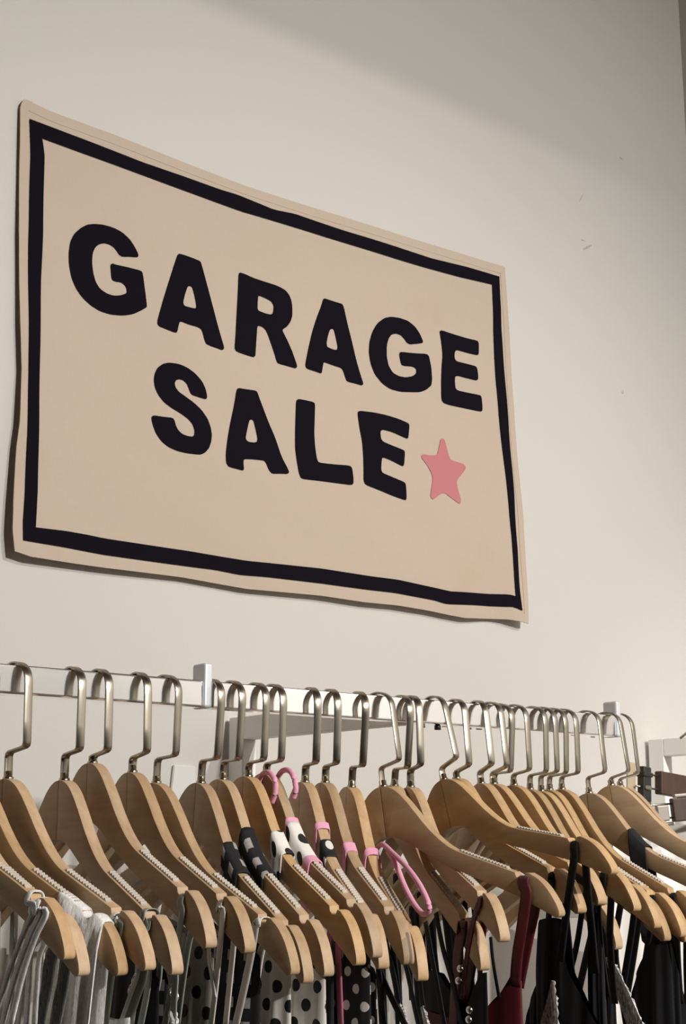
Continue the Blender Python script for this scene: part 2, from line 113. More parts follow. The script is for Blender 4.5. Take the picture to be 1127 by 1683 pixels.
LETTERS = [('G', [[0.90939, 0.81716], [0.90237, 0.8145], [0.89857, 0.81227], [0.89205, 0.80701], [0.88862, 0.80362], [0.88293, 0.79682], [0.88033, 0.79249], [0.87674, 0.78391], [0.8754, 0.7785], [0.87424, 0.7679], [0.87409, 0.7621], [0.87475, 0.7521], [0.87572, 0.74622], [0.8785, 0.7353], [0.88056, 0.72996], [0.88507, 0.72184], [0.88806, 0.7177], [0.89417, 0.71111], [0.89829, 0.70778], [0.90683, 0.70251], [0.91184, 0.70012], [0.92113, 0.69689], [0.9268, 0.69581], [0.93767, 0.69521], [0.94399, 0.69556], [0.95564, 0.69741], [0.96149, 0.69884], [0.97064, 0.70208], [0.97532, 0.70435], [0.98282, 0.70923], [0.98647, 0.71179], [0.99196, 0.71601], [0.9937, 0.71765], [0.99436, 0.71925], [0.99432, 0.72146], [0.99354, 0.72771], [0.9928, 0.73275], [0.99095, 0.74445], [0.98991, 0.75103], [0.98803, 0.76274], [0.98699, 0.76659], [0.98522, 0.76857], [0.98119, 0.7691], [0.96869, 0.76901], [0.96134, 0.7688], [0.9477, 0.76812], [0.9434, 0.76803], [0.9417, 0.7684], [0.9407, 0.76825], [0.93885, 0.76737], [0.93817, 0.76656], [0.93761, 0.76457], [0.93762, 0.76259], [0.93821, 0.75753], [0.93855, 0.75446], [0.93916, 0.74862], [0.93975, 0.74641], [0.94123, 0.74439], [0.9426, 0.74372], [0.94599, 0.74337], [0.94813, 0.74345], [0.95236, 0.7441], [0.95464, 0.74388], [0.95849, 0.74243], [0.96011, 0.74125], [0.96204, 0.73851], [0.96267, 0.73653], [0.96301, 0.73221], [0.96145, 0.73004], [0.95561, 0.72665], [0.95208, 0.72514], [0.94541, 0.72316], [0.94164, 0.7227], [0.93492, 0.72306], [0.93112, 0.72391], [0.92433, 0.72658], [0.92119, 0.72878], [0.91683, 0.73398], [0.91482, 0.73768], [0.91207, 0.74564], [0.91095, 0.75047], [0.90972, 0.75966], [0.9095, 0.76453], [0.90994, 0.77262], [0.91073, 0.77666], [0.91313, 0.78291], [0.91485, 0.78574], [0.91855, 0.78954], [0.92099, 0.79128], [0.92598, 0.79366], [0.92881, 0.79434], [0.93388, 0.79441], [0.9365, 0.79402], [0.94078, 0.79258], [0.94284, 0.79138], [0.9459, 0.78857], [0.9475, 0.78695], [0.95013, 0.78402], [0.95171, 0.78296], [0.95471, 0.78212], [0.9577, 0.78244], [0.96535, 0.78441], [0.96942, 0.78529], [0.97627, 0.78648], [0.97855, 0.78729], [0.9798, 0.78898], [0.98, 0.7901], [0.9795, 0.7924], [0.97833, 0.79459], [0.97468, 0.80011], [0.97213, 0.8033], [0.96674, 0.80915], [0.96301, 0.81202], [0.95514, 0.81637], [0.95051, 0.81808], [0.94195, 0.81981], [0.93693, 0.82032], [0.92764, 0.82038], [0.92257, 0.81995], [0.91382, 0.81836]], []),
 ('A', [[1.04483, 0.80953], [1.04285, 0.80769], [1.04162, 0.80506], [1.03922, 0.79757], [1.03691, 0.78999], [1.03108, 0.77059], [1.02773, 0.75949], [1.02161, 0.73935], [1.01836, 0.72832], [1.01315, 0.70938], [1.0117, 0.70303], [1.01157, 0.69915], [1.01204, 0.69749], [1.01385, 0.69545], [1.01673, 0.69452], [1.02519, 0.69325], [1.02997, 0.69258], [1.03852, 0.69147], [1.04137, 0.69161], [1.0429, 0.69322], [1.04385, 0.69618], [1.04574, 0.70513], [1.04684, 0.7081], [1.04882, 0.70963], [1.05161, 0.70979], [1.0596, 0.70881], [1.06434, 0.70852], [1.07324, 0.70846], [1.07701, 0.70814], [1.08149, 0.70704], [1.08321, 0.70592], [1.08482, 0.70305], [1.08584, 0.70034], [1.08784, 0.6936], [1.08886, 0.6908], [1.09049, 0.68758], [1.09233, 0.68639], [1.09726, 0.68535], [1.10074, 0.68493], [1.10819, 0.68447], [1.1117, 0.68415], [1.1167, 0.68348], [1.1187, 0.68373], [1.12081, 0.6853], [1.12148, 0.68637], [1.12176, 0.68861], [1.1212, 0.69094], [1.11894, 0.69696], [1.11694, 0.70264], [1.11207, 0.71679], [1.10907, 0.72591], [1.10318, 0.74412], [1.09954, 0.75488], [1.09259, 0.77494], [1.08907, 0.7851], [1.08357, 0.80124], [1.0817, 0.80623], [1.08046, 0.80774], [1.07757, 0.80841], [1.06855, 0.8093], [1.06373, 0.80965], [1.0556, 0.81003], [1.05189, 0.81012], [1.04682, 0.81006]], [[1.06053, 0.76474], [1.06292, 0.76605], [1.06428, 0.76633], [1.0667, 0.766], [1.06798, 0.7644], [1.0701, 0.75901], [1.07142, 0.75462], [1.07395, 0.74441], [1.07461, 0.74054], [1.07445, 0.73703], [1.07399, 0.73586], [1.07253, 0.73521], [1.07029, 0.73493], [1.06381, 0.73457], [1.06063, 0.73454], [1.0558, 0.7348], [1.05415, 0.73571], [1.05311, 0.7387], [1.05333, 0.74169], [1.05514, 0.74935], [1.05641, 0.75381], [1.05911, 0.76205]]),
 ('R', [[1.14869, 0.80828], [1.14723, 0.80615], [1.14662, 0.80216], [1.14595, 0.79018], [1.14534, 0.77896], [1.14416, 0.75136], [1.14365, 0.73789], [1.14266, 0.7173], [1.14196, 0.70797], [1.14064, 0.69543], [1.14069, 0.69115], [1.14223, 0.68845], [1.14377, 0.68746], [1.14771, 0.68666], [1.15104, 0.68626], [1.15897, 0.68567], [1.16344, 0.68542], [1.17142, 0.68515], [1.17423, 0.68559], [1.17626, 0.6874], [1.17695, 0.68938], [1.1774, 0.6946], [1.17788, 0.70037], [1.17901, 0.71563], [1.17943, 0.72225], [1.17992, 0.73053], [1.18042, 0.73324], [1.18174, 0.73456], [1.18323, 0.73493], [1.1872, 0.73495], [1.18934, 0.73447], [1.19296, 0.73275], [1.19478, 0.7312], [1.19766, 0.7274], [1.19964, 0.7239], [1.2038, 0.71525], [1.20614, 0.71018], [1.21027, 0.70081], [1.21223, 0.69603], [1.21507, 0.68841], [1.21666, 0.68605], [1.21951, 0.68528], [1.22283, 0.68503], [1.23184, 0.68489], [1.23715, 0.68476], [1.24706, 0.68445], [1.25033, 0.68495], [1.25199, 0.68703], [1.25233, 0.68827], [1.2519, 0.6906], [1.25024, 0.69451], [1.24472, 0.70609], [1.2415, 0.71208], [1.23558, 0.72182], [1.23227, 0.72681], [1.22642, 0.73482], [1.22501, 0.73751], [1.22581, 0.73908], [1.22741, 0.74062], [1.23234, 0.74453], [1.2349, 0.74738], [1.23911, 0.75363], [1.24085, 0.75711], [1.24281, 0.76323], [1.24343, 0.76736], [1.24366, 0.77593], [1.24348, 0.78009], [1.24264, 0.78628], [1.24172, 0.78946], [1.2393, 0.79454], [1.23745, 0.79697], [1.23332, 0.80054], [1.23028, 0.80207], [1.22362, 0.80392], [1.21942, 0.80464], [1.21116, 0.80536], [1.20584, 0.80559], [1.19521, 0.80569], [1.18881, 0.80584], [1.17671, 0.80625], [1.17062, 0.80677], [1.16106, 0.80816], [1.15671, 0.80861], [1.15076, 0.80882]], [[1.18164, 0.78011], [1.18366, 0.78096], [1.18581, 0.781], [1.19145, 0.78029], [1.19509, 0.77972], [1.20239, 0.77836], [1.20524, 0.77699], [1.20805, 0.77347], [1.20882, 0.7712], [1.20877, 0.76663], [1.20841, 0.76419], [1.20717, 0.76006], [1.20603, 0.75852], [1.2032, 0.75716], [1.20093, 0.75672], [1.19569, 0.75653], [1.19219, 0.75668], [1.18499, 0.7574], [1.18245, 0.75796], [1.1806, 0.75925], [1.18007, 0.76116], [1.18004, 0.76667], [1.18021, 0.77031], [1.18088, 0.77777]]),
 ('A', [[1.30554, 0.80762], [1.30393, 0.80609], [1.3028, 0.80354], [1.30035, 0.79599], [1.29802, 0.7901], [1.29206, 0.77669], [1.28861, 0.76837], [1.28242, 0.75232], [1.27936, 0.74309], [1.27478, 0.72641], [1.27248, 0.71681], [1.26876, 0.69931], [1.26794, 0.69365], [1.26874, 0.69094], [1.26951, 0.68985], [1.27147, 0.68866], [1.27443, 0.68821], [1.28305, 0.6878], [1.28759, 0.6875], [1.29512, 0.68685], [1.29757, 0.68701], [1.29876, 0.68822], [1.29942, 0.69036], [1.30058, 0.69673], [1.30112, 0.69967], [1.30191, 0.70372], [1.30269, 0.70502], [1.3047, 0.70559], [1.30775, 0.70552], [1.31663, 0.70474], [1.32234, 0.70439], [1.33376, 0.70394], [1.33767, 0.70313], [1.3401, 0.70071], [1.34158, 0.69818], [1.34442, 0.69159], [1.34568, 0.68901], [1.34731, 0.68641], [1.34881, 0.68553], [1.3525, 0.68499], [1.35562, 0.68491], [1.36304, 0.68514], [1.36733, 0.6851], [1.37517, 0.68475], [1.3779, 0.68512], [1.37974, 0.68682], [1.38021, 0.68784], [1.38007, 0.68979], [1.37901, 0.69264], [1.37542, 0.70082], [1.3731, 0.70677], [1.3685, 0.71974], [1.36577, 0.72872], [1.3606, 0.74763], [1.35762, 0.75786], [1.3521, 0.77528], [1.34936, 0.7842], [1.34519, 0.79852], [1.34355, 0.80328], [1.34189, 0.80588], [1.34097, 0.80678], [1.33934, 0.80739], [1.33614, 0.80755], [1.32641, 0.80753], [1.32048, 0.80762], [1.30917, 0.80795]], [[1.31617, 0.7599], [1.31887, 0.76202], [1.3204, 0.76257], [1.32311, 0.76243], [1.32439, 0.76064], [1.32624, 0.75441], [1.32746, 0.74964], [1.32996, 0.73891], [1.3304, 0.73509], [1.32948, 0.73223], [1.32852, 0.73117], [1.32602, 0.73026], [1.32381, 0.73003], [1.31848, 0.73012], [1.31561, 0.73038], [1.31073, 0.73123], [1.3092, 0.73245], [1.30864, 0.73595], [1.30896, 0.7389], [1.31067, 0.74592], [1.31192, 0.74995], [1.31465, 0.75725]]),
 ('G', [[1.43556, 0.80857], [1.42692, 0.80529], [1.42188, 0.80219], [1.41266, 0.79449], [1.40819, 0.78914], [1.40148, 0.77779], [1.39868, 0.77129], [1.39535, 0.75949], [1.39422, 0.75336], [1.39357, 0.74336], [1.39393, 0.73755], [1.39588, 0.72687], [1.39783, 0.72105], [1.40285, 0.71104], [1.4068, 0.70616], [1.41579, 0.69881], [1.42132, 0.69562], [1.43199, 0.69163], [1.43891, 0.69048], [1.4529, 0.69044], [1.4604, 0.69106], [1.4731, 0.69335], [1.4803, 0.69473], [1.49321, 0.69732], [1.49918, 0.69916], [1.50744, 0.70309], [1.51189, 0.70594], [1.51944, 0.71213], [1.52194, 0.7159], [1.52325, 0.72311], [1.52335, 0.72862], [1.52239, 0.74104], [1.52124, 0.74772], [1.51816, 0.75909], [1.51639, 0.7627], [1.51316, 0.76415], [1.50742, 0.76373], [1.49043, 0.7608], [1.48054, 0.75931], [1.46239, 0.75692], [1.45689, 0.75554], [1.45533, 0.75297], [1.45533, 0.75017], [1.45685, 0.74279], [1.4577, 0.73975], [1.45922, 0.73634], [1.46053, 0.73521], [1.46365, 0.73462], [1.46786, 0.73497], [1.47973, 0.73683], [1.48433, 0.73691], [1.48877, 0.73533], [1.49, 0.73365], [1.48993, 0.72926], [1.48863, 0.72687], [1.48407, 0.7228], [1.48008, 0.72071], [1.47046, 0.71735], [1.4651, 0.71624], [1.45565, 0.71566], [1.45082, 0.7161], [1.44309, 0.71822], [1.43945, 0.72061], [1.43421, 0.72696], [1.43215, 0.73124], [1.43002, 0.74008], [1.42944, 0.7457], [1.42949, 0.75684], [1.43012, 0.76219], [1.43238, 0.7701], [1.43409, 0.77377], [1.43791, 0.77896], [1.44074, 0.78108], [1.44697, 0.78347], [1.45049, 0.78401], [1.45678, 0.78354], [1.45988, 0.78254], [1.4646, 0.77946], [1.46682, 0.77773], [1.46997, 0.77467], [1.47197, 0.77359], [1.47594, 0.77284], [1.47954, 0.77331], [1.48841, 0.77578], [1.49321, 0.77724], [1.50142, 0.77998], [1.50409, 0.78126], [1.5053, 0.78306], [1.50447, 0.78564], [1.50034, 0.79301], [1.49742, 0.79683], [1.49113, 0.80304], [1.48665, 0.80595], [1.47704, 0.81006], [1.47115, 0.81134], [1.45986, 0.81183], [1.45331, 0.81152], [1.44135, 0.80994]], []),
 ('E', [[1.54617, 0.81215], [1.54358, 0.81025], [1.54302, 0.80859], [1.54365, 0.80457], [1.54423, 0.80062], [1.54567, 0.79056], [1.54627, 0.78449], [1.547, 0.77303], [1.54669, 0.76608], [1.54493, 0.7529], [1.54419, 0.74487], [1.54328, 0.72946], [1.54301, 0.71979], [1.54275, 0.70074], [1.54325, 0.69442], [1.54555, 0.69107], [1.54875, 0.68991], [1.55784, 0.68915], [1.56602, 0.68913], [1.58605, 0.6898], [1.59825, 0.69013], [1.6216, 0.69063], [1.62887, 0.69124], [1.63141, 0.69298], [1.63216, 0.6951], [1.63227, 0.7009], [1.63201, 0.70501], [1.63103, 0.71383], [1.63016, 0.71675], [1.62803, 0.71828], [1.62204, 0.71852], [1.60292, 0.71783], [1.59405, 0.71756], [1.58164, 0.71732], [1.57737, 0.71781], [1.57459, 0.71981], [1.57362, 0.72231], [1.57292, 0.72918], [1.57285, 0.73257], [1.57329, 0.73777], [1.57436, 0.73972], [1.57773, 0.74143], [1.58218, 0.7419], [1.59466, 0.74185], [1.60217, 0.74187], [1.6164, 0.742], [1.62116, 0.74266], [1.62379, 0.74488], [1.62454, 0.74734], [1.62457, 0.75388], [1.6243, 0.75733], [1.6233, 0.76302], [1.62234, 0.76504], [1.61989, 0.7665], [1.61563, 0.7669], [1.60297, 0.76686], [1.59539, 0.76673], [1.58109, 0.7663], [1.57642, 0.76713], [1.57409, 0.77052], [1.57368, 0.77336], [1.57457, 0.78006], [1.57568, 0.78268], [1.57869, 0.7853], [1.58331, 0.78602], [1.59677, 0.78594], [1.60482, 0.78601], [1.62003, 0.78637], [1.62506, 0.787], [1.6277, 0.78887], [1.62859, 0.79276], [1.62902, 0.80467], [1.62866, 0.80877], [1.62703, 0.81144], [1.62207, 0.81203], [1.60612, 0.81146], [1.59694, 0.81138], [1.58025, 0.81161], [1.5704, 0.81187], [1.55206, 0.81252]], []),
 ('S', [[1.03026, 0.64624], [1.02386, 0.64375], [1.0206, 0.64178], [1.0154, 0.63726], [1.01313, 0.63417], [1.01022, 0.6277], [1.00921, 0.6241], [1.00853, 0.61775], [1.00868, 0.61429], [1.00988, 0.60833], [1.0112, 0.60491], [1.01469, 0.59872], [1.0174, 0.59539], [1.02357, 0.58971], [1.02768, 0.58702], [1.03616, 0.58313], [1.04094, 0.58123], [1.04947, 0.57835], [1.05407, 0.57649], [1.0619, 0.57277], [1.06533, 0.57059], [1.0697, 0.56656], [1.07151, 0.56398], [1.07356, 0.55883], [1.07406, 0.55631], [1.07377, 0.55248], [1.07315, 0.55083], [1.07126, 0.54879], [1.06921, 0.54814], [1.06379, 0.54789], [1.06074, 0.54813], [1.05531, 0.54923], [1.05268, 0.5503], [1.04876, 0.55302], [1.04697, 0.55481], [1.04455, 0.55846], [1.04352, 0.56058], [1.04226, 0.56444], [1.04135, 0.5662], [1.03937, 0.56857], [1.03603, 0.56901], [1.02617, 0.56824], [1.02086, 0.56788], [1.01183, 0.56739], [1.00879, 0.56693], [1.00695, 0.56578], [1.00631, 0.56496], [1.00585, 0.56319], [1.00614, 0.56116], [1.00763, 0.55571], [1.00909, 0.5521], [1.01277, 0.54469], [1.01535, 0.54098], [1.02085, 0.53522], [1.02436, 0.53251], [1.03131, 0.52865], [1.03586, 0.52696], [1.04507, 0.52479], [1.05046, 0.52407], [1.06043, 0.52369], [1.06562, 0.52373], [1.0741, 0.52424], [1.07801, 0.52455], [1.08343, 0.52517], [1.08625, 0.52608], [1.09086, 0.52868], [1.09322, 0.53075], [1.09701, 0.5355], [1.0987, 0.53869], [1.10094, 0.54528], [1.1017, 0.54892], [1.10218, 0.55525], [1.10191, 0.55892], [1.1005, 0.56563], [1.0992, 0.56952], [1.09596, 0.5766], [1.09323, 0.58051], [1.0868, 0.58733], [1.08274, 0.59068], [1.07476, 0.59578], [1.07007, 0.5983], [1.06138, 0.60218], [1.05696, 0.60416], [1.04991, 0.60729], [1.04694, 0.60915], [1.04342, 0.61262], [1.04219, 0.61462], [1.04137, 0.61828], [1.04156, 0.62013], [1.04306, 0.62307], [1.04445, 0.62433], [1.0479, 0.62586], [1.05008, 0.62618], [1.05437, 0.62579], [1.05658, 0.62496], [1.06015, 0.6224], [1.06173, 0.62052], [1.06376, 0.61639], [1.06479, 0.61424], [1.06641, 0.61072], [1.06742, 0.60935], [1.06941, 0.608], [1.07197, 0.60743], [1.07912, 0.60674], [1.08294, 0.60641], [1.08936, 0.60592], [1.09162, 0.60607], [1.09322, 0.60709], [1.09377, 0.60809], [1.09414, 0.61062], [1.09377, 0.61301], [1.09205, 0.61898], [1.09051, 0.62242], [1.08675, 0.62867], [1.08362, 0.63208], [1.07629, 0.63794], [1.07198, 0.6406], [1.06399, 0.6442], [1.05932, 0.64569], [1.05069, 0.6474], [1.04534, 0.64771], [1.03497, 0.6471]], []),
 ('A', [[1.14578, 0.63268], [1.14418, 0.63025], [1.14313, 0.62566], [1.14096, 0.61183], [1.13926, 0.60314], [1.13526, 0.58607], [1.13311, 0.5765], [1.1296, 0.55961], [1.12813, 0.5509], [1.12649, 0.53685], [1.12623, 0.53071], [1.12682, 0.52285], [1.12777, 0.51975], [1.13053, 0.51657], [1.13338, 0.51554], [1.14078, 0.51505], [1.14515, 0.51477], [1.15331, 0.51429], [1.15591, 0.51462], [1.15697, 0.51628], [1.15705, 0.51832], [1.15629, 0.52393], [1.15623, 0.52651], [1.15675, 0.53006], [1.15974, 0.53148], [1.16989, 0.53301], [1.17631, 0.53373], [1.18901, 0.53478], [1.1932, 0.53459], [1.19531, 0.53285], [1.19688, 0.53055], [1.20036, 0.52413], [1.20234, 0.52157], [1.20587, 0.51889], [1.20947, 0.51857], [1.21878, 0.52012], [1.22383, 0.52089], [1.23248, 0.52209], [1.23542, 0.52301], [1.23719, 0.52508], [1.23722, 0.52658], [1.23554, 0.52985], [1.2331, 0.5336], [1.22606, 0.54364], [1.22211, 0.55111], [1.21502, 0.56758], [1.21056, 0.57641], [1.20185, 0.59131], [1.1969, 0.60032], [1.18809, 0.61749], [1.1846, 0.62444], [1.18097, 0.63199], [1.17936, 0.6344], [1.17724, 0.63539], [1.17388, 0.63544], [1.16411, 0.63464], [1.15863, 0.63423], [1.14895, 0.63355]], [[1.16722, 0.58976], [1.16958, 0.59138], [1.17095, 0.59164], [1.17348, 0.59095], [1.1748, 0.58889], [1.17696, 0.58226], [1.17824, 0.57788], [1.18061, 0.56893], [1.18111, 0.56539], [1.18051, 0.56176], [1.17942, 0.56034], [1.17615, 0.55892], [1.17325, 0.55839], [1.16622, 0.55791], [1.16347, 0.55846], [1.1607, 0.56087], [1.16041, 0.56377], [1.16216, 0.5717], [1.16336, 0.5767], [1.16587, 0.58654]]),
 ('L', [[1.25328, 0.63797], [1.25074, 0.63564], [1.24982, 0.63119], [1.24916, 0.61777], [1.24888, 0.60894], [1.24858, 0.59097], [1.2486, 0.58194], [1.24882, 0.56773], [1.24929, 0.56112], [1.25074, 0.55187], [1.25193, 0.54538], [1.25464, 0.53156], [1.25597, 0.52643], [1.25806, 0.52201], [1.25967, 0.52054], [1.26329, 0.5197], [1.26924, 0.51982], [1.28685, 0.52109], [1.29807, 0.52177], [1.32043, 0.52291], [1.33166, 0.5235], [1.34916, 0.52445], [1.35478, 0.52534], [1.35712, 0.52754], [1.35772, 0.53003], [1.35748, 0.53669], [1.35699, 0.54089], [1.35549, 0.54917], [1.35429, 0.55199], [1.35153, 0.55373], [1.34428, 0.55355], [1.32157, 0.55124], [1.31107, 0.55032], [1.29626, 0.54931], [1.2915, 0.54987], [1.28929, 0.55286], [1.28802, 0.55696], [1.28569, 0.56854], [1.28469, 0.57545], [1.28349, 0.58845], [1.28335, 0.59723], [1.28421, 0.6156], [1.28467, 0.62376], [1.28524, 0.6343], [1.28478, 0.63766], [1.28256, 0.63906], [1.2796, 0.63943], [1.27136, 0.63937], [1.26632, 0.63922], [1.25669, 0.63875]], []),
 ('E', [[1.37273, 0.64358], [1.36979, 0.64186], [1.36913, 0.63954], [1.36967, 0.63301], [1.37032, 0.62805], [1.37205, 0.61692], [1.37319, 0.61069], [1.37557, 0.59969], [1.37644, 0.59246], [1.37727, 0.57782], [1.37754, 0.56991], [1.37768, 0.55641], [1.3777, 0.54947], [1.37758, 0.53825], [1.37822, 0.53411], [1.3806, 0.53058], [1.38588, 0.5289], [1.40238, 0.52645], [1.41233, 0.52484], [1.43117, 0.52154], [1.44079, 0.52007], [1.45612, 0.51817], [1.4609, 0.51808], [1.46255, 0.51969], [1.46301, 0.52207], [1.46302, 0.52892], [1.46289, 0.53308], [1.46241, 0.54103], [1.46169, 0.54382], [1.45955, 0.54578], [1.45503, 0.54701], [1.44112, 0.54937], [1.43331, 0.55068], [1.41946, 0.55297], [1.41506, 0.55449], [1.41326, 0.5576], [1.41307, 0.56141], [1.41426, 0.57191], [1.41518, 0.57555], [1.41722, 0.57797], [1.4211, 0.57816], [1.43283, 0.57639], [1.43983, 0.57496], [1.45299, 0.57163], [1.45735, 0.57122], [1.45969, 0.57312], [1.46084, 0.57733], [1.46255, 0.59041], [1.46273, 0.59469], [1.46178, 0.59685], [1.45842, 0.59791], [1.4474, 0.59949], [1.43977, 0.6006], [1.42364, 0.60294], [1.41832, 0.60442], [1.41551, 0.60737], [1.41459, 0.61012], [1.41411, 0.61696], [1.41482, 0.61959], [1.41782, 0.6221], [1.42216, 0.62273], [1.43459, 0.62244], [1.44342, 0.62135], [1.46242, 0.61773], [1.46828, 0.61712], [1.47006, 0.61859], [1.47101, 0.62268], [1.47257, 0.63575], [1.47251, 0.64], [1.47076, 0.64202], [1.46696, 0.64315], [1.45524, 0.64511], [1.44743, 0.64598], [1.43141, 0.6471], [1.422, 0.6473], [1.40457, 0.64691], [1.39497, 0.64631], [1.37825, 0.64457]], []),
 ('star', [[1.53992, 0.62975], [1.53756, 0.62815], [1.53642, 0.62578], [1.53473, 0.61898], [1.53334, 0.6141], [1.53011, 0.60355], [1.52642, 0.60012], [1.51658, 0.59849], [1.51128, 0.59795], [1.50229, 0.59762], [1.49917, 0.59694], [1.49702, 0.59483], [1.49656, 0.5936], [1.49708, 0.59135], [1.49926, 0.58892], [1.5065, 0.58249], [1.51013, 0.57847], [1.51578, 0.57059], [1.51757, 0.56675], [1.5183, 0.56099], [1.51783, 0.55663], [1.51542, 0.54688], [1.51425, 0.5421], [1.5125, 0.53485], [1.51236, 0.53205], [1.51359, 0.52933], [1.51477, 0.52836], [1.51774, 0.52764], [1.52099, 0.52926], [1.52967, 0.53581], [1.53391, 0.5385], [1.54022, 0.54145], [1.54452, 0.54112], [1.55352, 0.53695], [1.55904, 0.5345], [1.56966, 0.52996], [1.57336, 0.52902], [1.57581, 0.53022], [1.57659, 0.53173], [1.57689, 0.53593], [1.57588, 0.54027], [1.57191, 0.55152], [1.57059, 0.55665], [1.56988, 0.56365], [1.57139, 0.56756], [1.57748, 0.57446], [1.58103, 0.57837], [1.58754, 0.58535], [1.58953, 0.58819], [1.59009, 0.59126], [1.58946, 0.59276], [1.58668, 0.59505], [1.58281, 0.59592], [1.57185, 0.59674], [1.56681, 0.59714], [1.55983, 0.59777], [1.55704, 0.59947], [1.55407, 0.6049], [1.55242, 0.60895], [1.54955, 0.61795], [1.54814, 0.62205], [1.54599, 0.62762], [1.54452, 0.62937], [1.54145, 0.63002]], [])]

# ------------------------------------------------------------------ materials
def lin(c): return tuple(((v / 255) / 12.92 if v / 255 <= .04045 else ((v / 255 + .055) / 1.055) ** 2.4) for v in c) + (1,)
class NT:
    def __init__(s, name):
        s.m = bpy.data.materials.new(name); s.m.use_nodes = True; s.t = s.m.node_tree; s.n = s.t.nodes
        s.b = s.n['Principled BSDF']
    def add(s, kind, **kw):
        n = s.n.new(kind)
        for k, v in kw.items(): setattr(n, k, v)
        return n
    def link(s, a, b): s.t.links.new(a, b)
    def val(s, sock, v):
        if hasattr(v, 'type') and hasattr(v, 'links'): s.link(v, sock)
        else: sock.default_value = v
    def math(s, op, a, b=0.0):
        n = s.add('ShaderNodeMath', operation=op); s.val(n.inputs[0], a); s.val(n.inputs[1], b); return n.outputs[0]
    def mix(s, f, a, b):
        n = s.add('ShaderNodeMix', data_type='RGBA'); s.val(n.inputs[0], f); s.val(n.inputs[6], a); s.val(n.inputs[7], b); return n.outputs[2]
    def coord(s, which='Object'): return s.add('ShaderNodeTexCoord').outputs[which]
    def mapping(s, co, scale=(1, 1, 1), loc=(0, 0, 0), rot=(0, 0, 0)):
        n = s.add('ShaderNodeMapping'); s.link(co, n.inputs[0]); n.inputs['Scale'].default_value = scale; n.inputs['Location'].default_value = loc; n.inputs['Rotation'].default_value = rot; return n.outputs[0]
    def noise(s, co, scale, detail=3, rough=.5):
        n = s.add('ShaderNodeTexNoise'); s.link(co, n.inputs['Vector']); n.inputs['Scale'].default_value = scale; n.inputs['Detail'].default_value = detail; n.inputs['Roughness'].default_value = rough; return n.outputs[0]
    def ramp(s, f, stops):
        n = s.add('ShaderNodeValToRGB'); s.link(f, n.inputs[0]); e = n.color_ramp.elements
        while len(e) < len(stops): e.new(.5)
        for k, (p, c) in enumerate(stops): e[k].position = p; e[k].color = c
        return n.outputs[0]
    def bump(s, h, strength=.2, dist=.001):
        n = s.add('ShaderNodeBump'); s.link(h, n.inputs['Height']); n.inputs['Strength'].default_value = strength; n.inputs['Distance'].default_value = dist; s.link(n.outputs[0], s.b.inputs['Normal'])
    def base(s, c): s.val(s.b.inputs['Base Color'], c)
    def set(s, **kw):
        for k, v in kw.items(): s.b.inputs[k.replace('_', ' ')].default_value = v

def mat_plain(name, c, rough=.6, metal=0.0, sheen=0.0, bump=None):
    t = NT(name); t.base(lin(c)); t.set(Roughness=rough, Metallic=metal)
    if sheen: t.b.inputs['Sheen Weight'].default_value = sheen
    if name == 'black_ink': t.b.inputs['Specular IOR Level'].default_value = .08
    if bump: t.bump(t.noise(t.coord(), bump[0]), bump[1], bump[2])
    return t.m
def mat_wall():
    t = NT('painted_wall'); co = t.coord()
    n = t.noise(co, 1.3, 2); base = t.mix(n, lin((204, 201, 196)), lin((197, 193, 188)))
    # a few old scuffs on the paint
    geo = t.add('ShaderNodeNewGeometry').outputs['Position']
    mask = None
    for (x, z, a, b, ang) in SCUFFS:
        mp = t.mapping(geo, loc=(-x, 0, -z)); mp = t.mapping(mp, rot=(0, ang, 0)); mp = t.mapping(mp, scale=(1 / a, 0, 1 / b))
        ln = t.add('ShaderNodeVectorMath', operation='LENGTH'); t.link(mp, ln.inputs[0])
        q = t.math('LESS_THAN', ln.outputs['Value'], 1.0)
        mask = q if mask is None else t.math('MAXIMUM', mask, q)
    brk = t.math('GREATER_THAN', t.noise(co, 260, 2), .44)
    base = t.mix(t.math('MULTIPLY', t.math('MULTIPLY', mask, brk), .45), base, lin((120, 108, 96)))
    t.base(base); t.set(Roughness=.75)
    t.bump(t.noise(co, 240, 4, .6), .18, .0012)
    return t.m
SCUFFS = [(1.914, EYE + 1.055, .016, .0022, .55), (1.905, EYE + 1.066, .006, .0016, 0), (2.02, EYE + 1.262, .004, .003, 0), (1.995, EYE + .80, .0028, .0045, 0), (1.905, EYE + 1.15, .012, .001, 1.0)]
def mat_wood(name, c1, c2):
    t = NT(name); co = t.coord()
    oi = t.add('ShaderNodeObjectInfo')
    mp = t.mapping(co, scale=(60, 6, 40), rot=(0.45, 0, 0))
    add = t.add('ShaderNodeVectorMath', operation='ADD'); t.link(mp, add.inputs[0]); t.link(oi.outputs['Location'], add.inputs[1])
    n = t.noise(add.outputs[0], 1.6, 5, .6)
    col = t.ramp(n, [(.3, lin(c2)), (.7, lin(c1))])
    hs = t.add('ShaderNodeHueSaturation'); t.link(col, hs.inputs['Color'])
    hs.inputs['Saturation'].default_value = 1.0
    v = t.math('ADD', t.math('MULTIPLY', oi.outputs['Random'], .34), .84)
    t.link(t.math('ADD', t.math('MULTIPLY', t.math('FRACT', t.math('MULTIPLY', oi.outputs['Random'], 7.3)), .22), .88), hs.inputs['Saturation']); t.link(v, hs.inputs['Value'])
    t.base(hs.outputs[0]); t.set(Roughness=.55)
    t.bump(n, .08, .0006)
    return t.m
